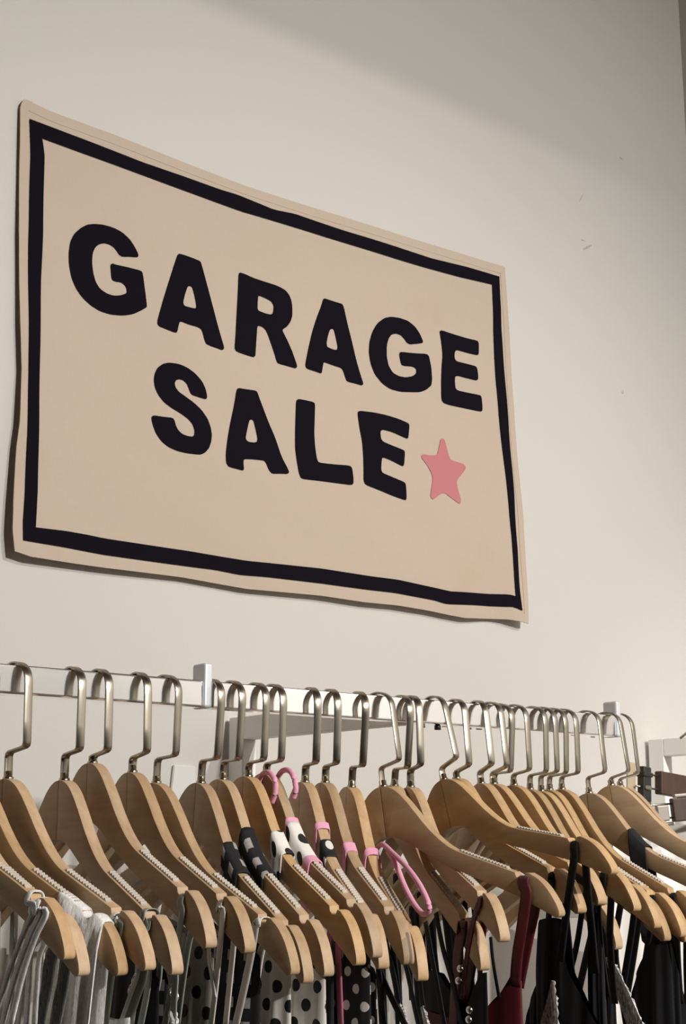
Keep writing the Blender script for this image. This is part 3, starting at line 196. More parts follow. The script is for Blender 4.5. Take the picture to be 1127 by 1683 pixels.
def uvdots(t, pu, pitch, rad):
    sep = t.add('ShaderNodeSeparateXYZ'); t.link(t.coord('UV'), sep.inputs[0])
    v = t.math('DIVIDE', sep.outputs[1], pitch); row = t.math('FLOOR', v)
    off = t.math('MULTIPLY', t.math('MODULO', t.math('ABSOLUTE', row), 2.0), .5)
    u = t.math('ADD', t.math('DIVIDE', sep.outputs[0], pu), off)
    fu = t.math('SUBTRACT', t.math('FRACT', u), .5); fv = t.math('SUBTRACT', t.math('FRACT', v), .5)
    fu = t.math('MULTIPLY', fu, pu); fv = t.math('MULTIPLY', fv, pitch)
    r = t.math('SQRT', t.math('ADD', t.math('MULTIPLY', fu, fu), t.math('MULTIPLY', fv, fv)))
    return t.math('LESS_THAN', r, rad)
def mat_dots(name, ground, dot, pu=.029, pitch=.017, rad=.0058, rough=.7):
    t = NT(name); t.base(t.mix(uvdots(t, pu, pitch, rad), lin(ground), lin(dot))); t.set(Roughness=rough)
    return t.m
def mat_plaid(name):
    t = NT(name)
    sep = t.add('ShaderNodeSeparateXYZ'); t.link(t.coord('UV'), sep.inputs[0])
    p = .021
    a = t.math('LESS_THAN', t.math('FRACT', t.math('DIVIDE', sep.outputs[0], p)), .45)
    b = t.math('LESS_THAN', t.math('FRACT', t.math('DIVIDE', sep.outputs[1], p)), .45)
    n = t.noise(t.mapping(t.coord('UV'), scale=(900, 900, 900)), 1, 2)
    g = t.mix(n, lin((96, 94, 94)), lin((190, 186, 182)))
    t.base(t.mix(t.math('MULTIPLY', a, b), lin((15, 15, 18)), g)); t.set(Roughness=.85)
    return t.m
def mat_velvet(name, c1, c2):
    t = NT(name); n = t.noise(t.mapping(t.coord(), scale=(500, 500, 160)), 1, 4, .65)
    t.base(t.ramp(n, [(.35, lin(c2)), (.65, lin(c1))])); t.set(Roughness=.9); t.b.inputs['Sheen Weight'].default_value = .4
    t.bump(n, .5, .0015)
    return t.m
def mat_metal(name, c, rough, aniso=0):
    t = NT(name); t.base(lin(c)); t.set(Metallic=1.0, Roughness=rough); t.b.inputs['Anisotropic'].default_value = aniso
    return t.m
def mat_canvas(name, c1, c2):
    t = NT(name); co = t.coord()
    n = t.noise(t.mapping(co, scale=(500, 500, 120)), 1, 2); n2 = t.noise(t.mapping(co, scale=(120, 500, 500)), 1, 2)
    col = t.mix(t.math('MULTIPLY', t.math('ADD', n, n2), .5), lin(c1), lin(c2))
    # faint brown storage stains
    st = t.ramp(t.noise(co, 5.5, 3, .6), [(.58, (0, 0, 0, 1)), (.8, (1, 1, 1, 1))])
    col = t.mix(t.math('MULTIPLY', st, .22), col, lin((172, 144, 118)))
    t.base(col); t.set(Roughness=.9)
    t.bump(t.math('ADD', n, n2), .12, .0006)
    return t.m
M = {
 'wall': mat_wall(),
 'dark_wall': mat_plain('dark_shop_wall', (70, 62, 56), .8),
 'ceiling': mat_plain('ceiling_paint', (150, 118, 90), .8),
 'floor': mat_plain('floor_concrete', (78, 68, 60), .5),
 'wood': mat_wood('beech_wood', (190, 161, 124), (168, 137, 101)),
 'brown_wood': mat_wood('walnut_wood', (70, 47, 36), (58, 38, 29)),
 'nickel': mat_metal('brushed_nickel', (172, 165, 152), .30, .5),
 'chrome': mat_metal('polished_chrome', (250, 250, 250), .13),
 'satin_steel': mat_plain('satin_steel', (212, 215, 219), .4, .25),
 'clip_steel': mat_plain('dull_clip_steel', (150, 144, 136), .4, .5),
 'brass': mat_metal('ferrule_nickel', (180, 170, 150), .22),
 'grip': mat_plain('clear_rubber', (182, 172, 160), .5),
 'white_metal': mat_plain('white_powder_coat', (248, 246, 242), .5),
 'grey_metal': mat_plain('grey_powder_coat', (212, 211, 209), .5),
 'black_plastic': mat_plain('black_plastic', (38, 35, 33), .35),
 'beige_card': mat_plain('beige_card', (176, 160, 132), .7),
 'canvas': mat_canvas('canvas_cloth', (190, 174, 158), (182, 165, 149)),
 'ink': mat_plain('black_ink', (20, 17, 25), 1.0),
 'ink_pink': mat_plain('pink_ink', (184, 114, 118), .85),
 'velvet_white': mat_velvet('white_velvet', (248, 247, 246), (216, 215, 214)),
 'velvet_grey': mat_velvet('grey_velvet', (222, 223, 219), (190, 191, 187)),
 'velvet_dark': mat_velvet('charcoal_velvet', (98, 98, 96), (70, 70, 70)),
 'lace_dark': mat_velvet('dark_lace', (120, 118, 116), (28, 28, 30)),
 'lace': mat_velvet('silver_sequin_lace', (250, 248, 246), (110, 106, 110)),
 'satin_olive': mat_plain('olive_satin', (92, 96, 86), .35),
 'satin_green': mat_plain('grey_green_satin', (142, 148, 142), .35),
 'satin_white': mat_plain('white_satin', (216, 212, 206), .4),
 'black': mat_plain('black_jersey', (13, 13, 17), .85),
 'burgundy': mat_plain('burgundy_satin', (84, 15, 29), .5),
 'pink': mat_plain('pink_piping', (226, 160, 186), .7),
 'pink_dark': mat_plain('rose_piping', (206, 120, 148), .7),
 'plum': mat_plain('plum_piping', (84, 48, 70), .7),
 'plaid': mat_plaid('black_grey_plaid'),
 'dots_white': mat_dots('white_with_black_dots', (226, 222, 216), (14, 14, 18)),
 'dots_satin': mat_dots('shaded_white_satin_with_black_dots', (150, 146, 140), (12, 12, 15), rough=.3),  # white dotted satin, its shade put into the grey ground colour
 'dots_black': mat_dots('black_with_white_dots', (12, 12, 18), (218, 214, 206), pu=.024, pitch=.0155, rad=.0046),
 'white_cotton': mat_plain('white_cotton', (232, 229, 224), .85),
}

# ------------------------------------------------------------------ helpers
def obj(name, bm, mat, parent=None, smooth=False, loc=None, autosmooth=None):
    me = bpy.data.meshes.new(name)
    if smooth:
        for f in bm.faces: f.smooth = True
    bm.normal_update(); bm.to_mesh(me); bm.free()
    me.materials.append(M[mat])
    if autosmooth is not None:
        try: me.set_sharp_from_angle(angle=math.radians(autosmooth))
        except Exception: pass
    o = bpy.data.objects.new(name, me); C.objects.link(o)
    if parent: o.parent = parent
    if loc: o.location = loc
    return o
def inst(name, src, parent, loc=None):
    o = bpy.data.objects.new(name, src.data); C.objects.link(o); o.parent = parent
    if loc: o.location = loc
    return o
def tag(o, label=None, cat=None, group=None, kind=None):
    if label: o['label'] = label
    if cat: o['category'] = cat
    if group: o['group'] = group
    if kind: o['kind'] = kind
    return o
def empty(name, loc=(0, 0, 0), rot=(0, 0, 0)):
    o = bpy.data.objects.new(name, None); o.empty_display_size = .03; C.objects.link(o)
    o.location = loc; o.rotation_euler = rot
    return o
def add_box(bm, lo, hi, bev=0.0, seg=2):
    r = bmesh.ops.create_cube(bm, size=1)
    vs_ = r['verts']
    for v in vs_:
        v.co = Vector([lo[k] + (v.co[k] + .5) * (hi[k] - lo[k]) for k in range(3)])
    if bev:
        es = list({e for v in vs_ for e in v.link_edges})
        bmesh.ops.bevel(bm, geom=es, offset=bev, segments=seg, affect='EDGES', profile=.5)
def box(name, lo, hi, mat, parent=None, bev=0.0):
    bm = bmesh.new(); add_box(bm, lo, hi, bev); return obj(name, bm, mat, parent)
def catmull(P, n=6):
    P = [Vector(p) for p in P]
    if len(P) < 3: return P
    Q = [P[0] * 2 - P[1]] + P + [P[-1] * 2 - P[-2]]
    out = []
    for i in range(1, len(Q) - 2):
        p0, p1, p2, p3 = Q[i - 1], Q[i], Q[i + 1], Q[i + 2]
        for k in range(n):
            t = k / n
            out.append(.5 * ((2 * p1) + (p2 - p0) * t + (2 * p0 - 5 * p1 + 4 * p2 - p3) * t * t + (3 * p1 - p0 - 3 * p2 + p3) * t ** 3))
    out.append(P[-1]); return out
def add_ribbon(bm, path, width, th, axis=Vector((0, 1, 0)), widths=None, closed=False, jitter=0.0, rnd=None):
    """strip with a rectangular section swept along path; width direction kept as near to axis as it goes. uv in metres"""
    uvl = bm.loops.layers.uv.verify()
    rings = []; L = 0; n = len(path); Ls = []
    for i, p in enumerate(path):
        t = (path[min(i + 1, n - 1)] - path[max(i - 1, 0)]); t = t.normalized() if t.length > 1e-9 else Vector((0, 0, 1))
        wv = axis - axis.dot(t) * t
        wv = wv.normalized() if wv.length > 1e-4 else Vector((1, 0, 0))
        nv = t.cross(wv).normalized()
        hw = (widths[i] if widths else width) / 2; ht = th / 2
        if i: L += (p - path[i - 1]).length
        Ls.append(L)
        j = (lambda: (rnd.random() - .5) * jitter) if jitter else (lambda: 0.0)
        ring = []
        m_ = 4
        for k in range(m_ + 1):
            f = -1 + 2 * k / m_
            cr = ht * (1 - .35 * f * f)
            ring.append((p + wv * (hw * f + j()) + nv * (cr + j()), f * hw))
        for k in range(m_, -1, -1):
            f = -1 + 2 * k / m_
            cr = ht * (1 - .35 * f * f)
            ring.append((p + wv * (hw * f) - nv * cr, f * hw))
        rings.append([(bm.verts.new(c), u) for c, u in ring])
    k = len(rings[0])
    for i in range(n - 1):
        for q in range(k):
            q2 = (q + 1) % k
            f = bm.faces.new((rings[i][q][0], rings[i][q2][0], rings[i + 1][q2][0], rings[i + 1][q][0])); f.smooth = True
            for lp, (u, v) in zip(f.loops, ((rings[i][q][1], Ls[i]), (rings[i][q2][1], Ls[i]), (rings[i + 1][q2][1], Ls[i + 1]), (rings[i + 1][q][1], Ls[i + 1]))):
                lp[uvl].uv = (u, v)
    for r in (rings[0], list(reversed(rings[-1]))):
        bm.faces.new([v for v, _ in reversed(r)])
def add_tube(bm, path, rad, seg=8):
    rings = []; n = len(path)
    for i, p in enumerate(path):
        t = (path[min(i + 1, n - 1)] - path[max(i - 1, 0)]).normalized()
        a = Vector((0, 0, 1)) if abs(t.z) < .9 else Vector((1, 0, 0))
        x = t.cross(a).normalized(); y = t.cross(x)
        rings.append([bm.verts.new(p + (x * math.cos(2 * math.pi * k / seg) + y * math.sin(2 * math.pi * k / seg)) * rad) for k in range(seg)])
    for i in range(n - 1):
        for k in range(seg):
            f = bm.faces.new((rings[i][k], rings[i][(k + 1) % seg], rings[i + 1][(k + 1) % seg], rings[i + 1][k])); f.smooth = True
    bm.faces.new(list(reversed(rings[0]))); bm.faces.new(rings[-1])
def add_lathe(bm, prof, seg=16, axis_origin=(0, 0, 0)):
    o = Vector(axis_origin); rings = []
    for r, z in prof:
        rings.append([bm.verts.new(o + Vector((r * math.cos(2 * math.pi * k / seg), r * math.sin(2 * math.pi * k / seg), z))) for k in range(seg)])
    for i in range(len(prof) - 1):
        for k in range(seg):
            f = bm.faces.new((rings[i][k], rings[i][(k + 1) % seg], rings[i + 1][(k + 1) % seg], rings[i + 1][k])); f.smooth = True
    bm.faces.new(list(reversed(rings[0]))); bm.faces.new(rings[-1])

# ------------------------------------------------------------------ the room
RX = 2.222                                   # right wall
def struct(o): o['kind'] = 'structure'; return o
CEIL = CEIL_H
struct(box('wall_back', (-3.2, WALL, 0), (RX + .12, WALL + .12, CEIL), 'wall'))
struct(box('wall_right', (RX, -3.6, 0), (RX + .12, WALL, CEIL), 'wall'))
struct(box('wall_front', (-3.2, -3.72, 0), (RX + .12, -3.6, CEIL), 'dark_wall'))
struct(box('floor', (-3.2, -3.6, -.06), (RX + .12, WALL + .12, 0), 'floor'))
struct(box('ceiling', (-3.2, -3.6, CEIL), (RX + .12, WALL + .12, CEIL + .08), 'ceiling'))
# added plate and body at the key spot, unseen under the ceiling: it cuts that lamp's beam off along a level line on the wall
ts = tag(empty('added_beam_blocker', (1.78, -1.40, EYE + 1.78)), 'added black spot body with a plate cutting the key beam, out of frame', 'light blocker')
def tb(name, lo, hi, bev=.002):
    b_ = bmesh.new(); add_box(b_, lo, hi, bev); bmesh.ops.translate(b_, verts=b_.verts, vec=-ts.location); return obj(name, b_, 'black_plastic', ts)
tb('beam_cutoff_plate', (1.50, -1.104, EYE + 1.6535), (2.20, -1.100, EYE + 1.86), .001)
tb('plate_arm', (1.70, -1.42, EYE + 1.80), (1.715, -1.10, EYE + 1.815)); tb('plate_arm', (1.845, -1.42, EYE + 1.80), (1.86, -1.10, EYE + 1.815))
tb('added_housing', (1.695, -1.50, EYE + 1.78), (1.865, -1.40, EYE + 1.90), .01); tb('added_stem', (1.77, -1.47, EYE + 1.90), (1.79, -1.45, CEIL_H))

# ------------------------------------------------------------------ the banner
def dof(X, Z):                                # how far the cloth stands off the wall (Z above the eye)
    t = min(max((Z - .355) / (.965 - .355), 0), 1)
    d = .004 + .0115 * (1 - t)
    d += .003 * math.exp(-((X - .83) / .06) ** 2) * (1 - t * .5)
    b = math.exp(-((1 - t) - 1) ** 2 / .012)
    d += b * (.007 * math.exp(-((X - 1.70) / .028) ** 2) - .006 * math.exp(-((X - 1.635) / .03) ** 2) - .006 * math.exp(-((X - 1.745) / .018) ** 2))
    d += .0020 * math.sin(X * 9 + 1) * math.sin(Z * 7) + .0010 * math.sin(X * 23 + Z * 31) * math.sin(Z * 19 - X * 5)
    return d
def lerp_poly(P, s):
    """point at arclength fraction s"""
    D = [0]
    for a, b in zip(P, P[1:]): D.append(D[-1] + math.hypot(b[0] - a[0], b[1] - a[1]))
    x = s * D[-1]
    for i in range(len(P) - 1):
        if x <= D[i + 1] or i == len(P) - 2:
            f = (x - D[i]) / max(D[i + 1] - D[i], 1e-9)
            return (P[i][0] + f * (P[i + 1][0] - P[i][0]), P[i][1] + f * (P[i + 1][1] - P[i][1]))
def coons(T, Rr, B, Lf, s, t):
    """s left-right, t top-bottom"""
    c0, c1 = lerp_poly(T, s), lerp_poly(B, s); d0, d1 = lerp_poly(Lf, t), lerp_poly(Rr, t)
    q = []
    for k in (0, 1):
        b = (1 - s) * (1 - t) * T[0][k] + s * (1 - t) * T[-1][k] + (1 - s) * t * B[0][k] + s * t * B[-1][k]
        q.append((1 - t) * c0[k] + t * c1[k] + (1 - s) * d0[k] + s * d1[k] - b)
    return q
def surf(x, z, lift=0.0): return Vector((x, WALL - dof(x, z) - lift, EYE + z))
banner = tag(empty('banner', (1.3, WALL - .004, EYE + .36)), 'cream cloth banner with black border and the words garage sale, hung on the wall', 'banner')
def wobj(name, bm, mat, parent, smooth=False):
    """mesh written in world coordinates, parented to an unrotated empty"""
    bmesh.ops.translate(bm, verts=bm.verts, vec=-parent.location)
    return obj(name, bm, mat, parent, smooth)
NX, NZ = 96, 64
bm = bmesh.new(); grid = []
for j in range(NZ + 1):
    row = []
    for i in range(NX + 1):
        x, z = coons(EDG['ct'], EDG['cr'], EDG['cb'], EDG['cl'], i / NX, j / NZ)
        row.append(surf(x, z))
    grid.append(row)
fr = [[bm.verts.new(p) for p in r] for r in grid]
bk = [[bm.verts.new(p + Vector((0, .0012, 0))) for p in r] for r in grid]
for j in range(NZ):
    for i in range(NX):
        bm.faces.new((fr[j][i], fr[j + 1][i], fr[j + 1][i + 1], fr[j][i + 1])).smooth = True
        bm.faces.new((bk[j][i], bk[j][i + 1], bk[j + 1][i + 1], bk[j + 1][i])).smooth = True
ring_f = fr[0] + [r[-1] for r in fr[1:]] + list(reversed(fr[-1][:-1])) + [r[0] for r in reversed(fr[1:-1])]
ring_b = bk[0] + [r[-1] for r in bk[1:]] + list(reversed(bk[-1][:-1])) + [r[0] for r in reversed(bk[1:-1])]
for k in range(len(ring_f)):
    k2 = (k + 1) % len(ring_f); bm.faces.new((ring_f[k], ring_f[k2], ring_b[k2], ring_b[k]))
wobj('cloth', bm, 'canvas', banner)
# turned-over hems (a slightly raised double layer along the edges)
for nm, P, off in (('hem', 'ct', (0, -.014)), ('hem', 'cb', (0, .014)), ('hem', 'cl', (.012, 0)), ('hem', 'cr', (-.012, 0))):
    bm = bmesh.new(); rows = []
    for i in range(81):
        x, z = lerp_poly(EDG[P], i / 80)
        a = surf(x, z, -.0012); b = surf(x, z, .0006); e_ = surf(x + off[0], z + off[1], .0005); f_ = surf(x + off[0], z + off[1], -.0006)
        rows.append([bm.verts.new(v) for v in (a, b, e_, f_)])
    for i in range(80):
        for k in range(4):
            bm.faces.new((rows[i][k], rows[i][(k + 1) % 4], rows[i + 1][(k + 1) % 4], rows[i + 1][k]))
    bmesh.ops.recalc_face_normals(bm, faces=bm.faces)
    wobj(nm, bm, 'canvas', banner)
# printed border
bm = bmesh.new()
def strip(outer, inner, n=90):
    prev = None
    for i in range(n + 1):
        a = lerp_poly(outer, i / n); b = lerp_poly(inner, i / n)
        cur = [bm.verts.new(surf(a[0] + (b[0] - a[0]) * f, a[1] + (b[1] - a[1]) * f, .0016)) for f in (0, .5, 1)]
        if prev:
            for k in (0, 1): bm.faces.new((prev[k], cur[k], cur[k + 1], prev[k + 1])).smooth = True
        prev = cur
strip(EDG['ot'], EDG['it']); strip(EDG['orr'], EDG['ir']); strip(EDG['ob'], EDG['ib']); strip(EDG['ol'], EDG['il'])
bmesh.ops.recalc_face_normals(bm, faces=bm.faces)
tag(wobj('printed_border', bm, 'ink', banner), 'black printed border line')
def flat_print(name, outline, hole, mat, label):
    bm = bmesh.new()
    es = []
    for loop in (outline, hole):
        if not loop: continue
        v = [bm.verts.new((x, 0, z)) for x, z in loop]
        es += [bm.edges.new((v[k], v[(k + 1) % len(v)])) for k in range(len(v))]
    bmesh.ops.triangle_fill(bm, use_beauty=True, edges=es)
    xs = [p[0] for p in outline]; zs = [p[1] for p in outline]
    for lo, hi, nrm in ((min(xs), max(xs), (1, 0, 0)), (min(zs), max(zs), (0, 0, 1))):
        c = lo + .012
        while c < hi:
            bmesh.ops.bisect_plane(bm, geom=bm.verts[:] + bm.edges[:] + bm.faces[:], plane_co=Vector(nrm) * c, plane_no=nrm)
            c += .014
    for v in bm.verts: v.co = surf(v.co.x, v.co.z, .0009)
    bmesh.ops.recalc_face_normals(bm, faces=bm.faces)
    for f in bm.faces: f.smooth = True
    tag(wobj(name, bm, mat, banner), label)
for n, o_, h_ in LETTERS:
    if n == 'star': flat_print('star', o_, h_, 'ink_pink', 'pink printed star')
    else: flat_print('letter', o_, h_, 'ink', 'black printed capital letter ' + n)

# ------------------------------------------------------------------ rails and wall frames
RB = RT - .028
def rail(name, x0, x1, label):
    o = tag(empty(name, (x0, YC, EYE + RB)), label, 'rail')
    bm = bmesh.new(); add_box(bm, (x0, YC - .010, EYE + RB), (x1, YC + .010, EYE + RT), .0022, 3)
    wobj('tube', bm, 'chrome', o)
    return o
rl = rail('clothes_rail', -.35, .8640, 'chrome clothes rail to the left of the rail bracket')
rr = rail('clothes_rail', .8755, 1.5145, 'chrome clothes rail between the two upright end plates')
def plate(x0, x1, parent):
    bm = bmesh.new(); add_box(bm, (x0, YC - .0115, EYE + RB - .0005), (x1, YC + .0125, EYE + RT + .0185), .003, 3)
    wobj('end_plate', bm, 'satin_steel', parent)
plate(.8642, .8752, rr); plate(1.5148, 1.5248, rr)
bm = bmesh.new(); add_lathe(bm, [(.004, 0), (.004, .005), (.0025, .006)], 12, (1.205, YC, EYE + RB - .006)); wobj('screw', bm, 'black_plastic', rr)
def frame(x0, ztop, label, armend):
    o = tag(empty('wall_frame', (x0, WALL - .006, 0)), label, 'frame')
    b = bmesh.new(); add_box(b, (x0, WALL - .040, 0), (x0 + .022, WALL - .008, EYE + ztop), .0015, 2); wobj('post', b, 'white_metal', o)
    b = bmesh.new(); add_box(b, (x0, armend, EYE + ztop - .030), (x0 + .022, WALL - .0402, EYE + ztop), .0015, 2); wobj('arm', b, 'white_metal', o)
    for z in (.35, 1.2):
        b = bmesh.new(); add_box(b, (x0 + .003, WALL - .0078, z), (x0 + .019, WALL, z + .03)); wobj('wall_spacer', b, 'white_metal', o)
    return o
frame(1.144, .1712, 'white square-tube frame whose arm reaches from the wall to the rail', YC + .0102)
frame(2.012, .182, 'white square-tube frame standing at the right edge beside the brown bars', YC - .05)
# short tapered pale grey plate on the wall, seen between the hooks
bm = bmesh.new()
z0, z1 = EYE - .10, EYE + .106
vs_ = [bm.verts.new(p) for p in ((1.040, WALL - .005, z0), (1.094, WALL - .005, z0), (1.094, WALL, z0), (1.040, WALL, z0), (1.0605, WALL - .005, z1), (1.094, WALL - .005, z1), (1.094, WALL, z1), (1.0605, WALL, z1))]
for f in ((0, 1, 5, 4), (1, 2, 6, 5), (2, 3, 7, 6), (3, 0, 4, 7), (4, 5, 6, 7), (3, 2, 1, 0)): bm.faces.new([vs_[k] for k in f])
bmesh.ops.bevel(bm, geom=bm.edges[:], offset=.001, segments=2, affect='EDGES')
tag(obj('wall_plate', bm, 'grey_metal'), 'pale grey tapered plate on the wall behind the hooks', 'bracket')

# ------------------------------------------------------------------ hangers
TOP = [(0, 0), (9, -1.5), (18, -6), (27, -14), (36, -25), (45, -37), (56, -52), (72, -70), (90, -84), (117, -97), (142, -108.5), (163, -118.5)]
NOTCH = [(164, -123), (168, -126), (173, -125.5), (175.5, -121)]
TIP = [(180, -121.5), (190, -129), (199, -140), (206, -154), (209, -164), (207.5, -168.5), (203, -169.5)]
BOT = [(190, -161), (160, -142), (115, -118.5), (80, -101), (50, -82), (27, -66), (12, -58.5), (0, -57)]
def topv(u):
    u = abs(u); P = TOP + NOTCH + TIP
    for (a, b), (c, d) in zip(P, P[1:]):
        if a <= u <= c: return b + (d - b) * (u - a) / max(c - a, 1e-6)
    return -169
def arm_mesh(sign):
    P = [Vector((u, v, 0)) for u, v in TOP]
    Pt = catmull(P, 3); Bt = catmull([Vector((u, v, 0)) for u, v in TIP], 3); Bb = catmull([Vector((u, v, 0)) for u, v in BOT], 3)
    out = [(p.x, p.y) for p in Pt] + NOTCH + [(p.x, p.y) for p in Bt] + [(p.x, p.y) for p in Bb]
    bm = bmesh.new(); T = 6.0
    fr_ = [bm.verts.new((-T / 1000, -sign * u / 1000, v / 1000)) for u, v in out]
    f = bm.faces.new(fr_)
    ext = bmesh.ops.extrude_face_region(bm, geom=[f])
    nv = [g for g in ext['geom'] if isinstance(g, bmesh.types.BMVert)]
    bmesh.ops.translate(bm, verts=nv, vec=(2 * T / 1000, 0, 0))
    bmesh.ops.recalc_face_normals(bm, faces=bm.faces)
    rim = [e for e in bm.edges if len(e.link_faces) == 2 and any(len(q.verts) > 10 for q in e.link_faces)]
    bmesh.ops.bevel(bm, geom=rim, offset=.0013, segments=2, affect='EDGES', profile=.6)
    big = [q for q in bm.faces if len(q.verts) > 10]
    for q in bm.faces: q.smooth = len(q.verts) <= 10
    bmesh.ops.triangulate(bm, faces=big)
    return bm
def grip_mesh(sign):
    bm = bmesh.new(); n = 15; rows = []
    u0, u1 = 95, 153
    prof = []
    for k in range(n):
        a = u0 + (u1 - u0) * k / n; d = (u1 - u0) / n
        prof += [(a, .5), (a + d * .28, 2.3), (a + d * .55, 2.3), (a + d * .82, .5)]
    prof.append((u1, .5))
    for u, h in prof:
        z = topv(u)
        rows.append([bm.verts.new((x / 1000, -sign * u / 1000, (z + hh) / 1000)) for x, hh in ((-3.4, -.8), (-3.1, h), (3.1, h), (3.4, -.8))])
    for a, b in zip(rows, rows[1:]):
        for k in range(3): bm.faces.new((a[k], a[k + 1], b[k + 1], b[k]))
    bm.faces.new(rows[0]); bm.faces.new(rows[-1]); bmesh.ops.recalc_face_normals(bm, faces=bm.faces)
    return bm
def hook_mesh(L):
    """flat steel strip, bent in the plane of the hanger; origin where the hook rests on the rail (mm)"""
    b0 = -81.0
    P = [(-5, b0 - L - 2), (-5, b0 - 5.5), (-4.2, b0 - 2.5), (-1.5, b0 - .8), (19, b0 + 2.0), (22, b0 + 3.4), (23.2, b0 + 6.5)]
    P += [(23.2, -55), (23.2, -40), (23.2, -22)]
    for k in range(1, 18):
        a = math.pi * k / 18
        P.append((1.2 + 22 * math.cos(a), -20 + 22.6 * math.sin(a) ** .85))
    P += [(-20.8, -21), (-20.4, -26)]
    bm = bmesh.new()
    path = [Vector((0, -u / 1000, v / 1000)) for u, v in P]
    rings = []; n = len(path); hw = .0044; ht = .0011
    for i, p in enumerate(path):
        t = (path[min(i + 1, n - 1)] - path[max(i - 1, 0)]).normalized()
        x = Vector((1, 0, 0)); nv = t.cross(x).normalized()
        sec = [(-hw, -ht * .6), (-hw, ht * .6), (-hw * .86, ht), (hw * .86, ht), (hw, ht * .6), (hw, -ht * .6), (hw * .86, -ht), (-hw * .86, -ht)]
        rings.append([bm.verts.new(p + x * a + nv * b) for a, b in sec])
    for i in range(n - 1):
        for k in range(8):
            bm.faces.new((rings[i][k], rings[i][(k + 1) % 8], rings[i + 1][(k + 1) % 8], rings[i + 1][k])).smooth = True
    bm.faces.new(rings[0]); bm.faces.new(rings[-1]); bmesh.ops.recalc_face_normals(bm, faces=bm.faces)
    return bm
proto = {}
def hanger(key, label):
    X, L, yaw, roll = HANG[key]; Hh = (L + 81) / 1000
    o = tag(empty('coat_hanger', (X, YC, EYE + RT), (-math.radians(roll), 0, math.radians(yaw))), label, 'hanger', 'wooden hangers on the chrome rail')
    at = (0, .005, -Hh)
    if not proto:
        proto['a0'] = obj('arm', arm_mesh(1), 'wood', o, loc=at, autosmooth=40); proto['a1'] = obj('arm', arm_mesh(-1), 'wood', o, loc=at, autosmooth=40)
        proto['g0'] = obj('grip_strip', grip_mesh(1), 'grip', o, loc=at); proto['g1'] = obj('grip_strip', grip_mesh(-1), 'grip', o, loc=at)
        b = bmesh.new(); add_lathe(b, [(.0052, -.002), (.0052, .0015), (.0042, .002), (.0042, .0065), (.0034, .0072)], 16); proto['f'] = obj('ferrule', b, 'brass', o, loc=at)
    else:
        inst('arm', proto['a0'], o, at); inst('arm', proto['a1'], o, at); inst('grip_strip', proto['g0'], o, at); inst('grip_strip', proto['g1'], o, at); inst('ferrule', proto['f'], o, at)
    obj('hook', hook_mesh(L), 'nickel', o, autosmooth=50)
    return o
ORD = ['zeroth', 'first', 'second', 'third', 'fourth', 'fifth', 'sixth', 'seventh', 'eighth', 'ninth', 'tenth', 'eleventh', 'twelfth', 'thirteenth', 'fourteenth', 'fifteenth', 'sixteenth', 'seventeenth', 'eighteenth', 'nineteenth', 'twentieth', 'twenty-first', 'twenty-second', 'twenty-third']
HL = {
 'A': 'wooden hanger at the left edge, front tip nearest the camera, ribbed velvet cords over it',
 'B': 'wooden hanger second from the left edge, its tip just behind the corded one',
 'C': 'wooden hanger at the left edge with a wide white velvet strap over its arm',
 'H1': 'leftmost wooden hanger whose hook shows, at the left picture edge',
 'H2': 'wooden hanger with two grey-green straps, hook second from the left edge',
 'H3': 'wooden hanger hanging highest on a short hook, left of the bracket',
 'H4': 'wooden hanger with thin white strap, second hook left of the rail bracket',
 'H5': 'wooden hanger with white strap in its notch, hook just left of the bracket'}
right_keys = ['H%d' % k for k in range(6, 29)]
RDESC = {'H6': 'with a plaid tie band', 'H7': 'with a dark plaid band', 'H8': 'with a white polka dot band', 'H9': 'with pink loops at its neck', 'H10': 'with black dotted band',
 'H11': 'with a pink edged black tie', 'H12': 'with a long hanging pink loop', 'H13': 'turned broadside, burgundy strap', 'H14': 'mostly hidden by its neighbour', 'H15': 'with a burgundy strap in its notch',
 'H16': 'tilted broadside, black strap', 'H17': 'behind the tilted one', 'H26': 'with wide black strap', 'H27': 'showing a broad face', 'H28': 'nearest the right rail end'}
for i, k in enumerate(right_keys): HL[k] = 'wooden hanger %s, %s hook right of the rail bracket' % (RDESC.get(k, 'in the tight row'), ORD[i + 1])
for k in HANG: hanger(k, HL[k])

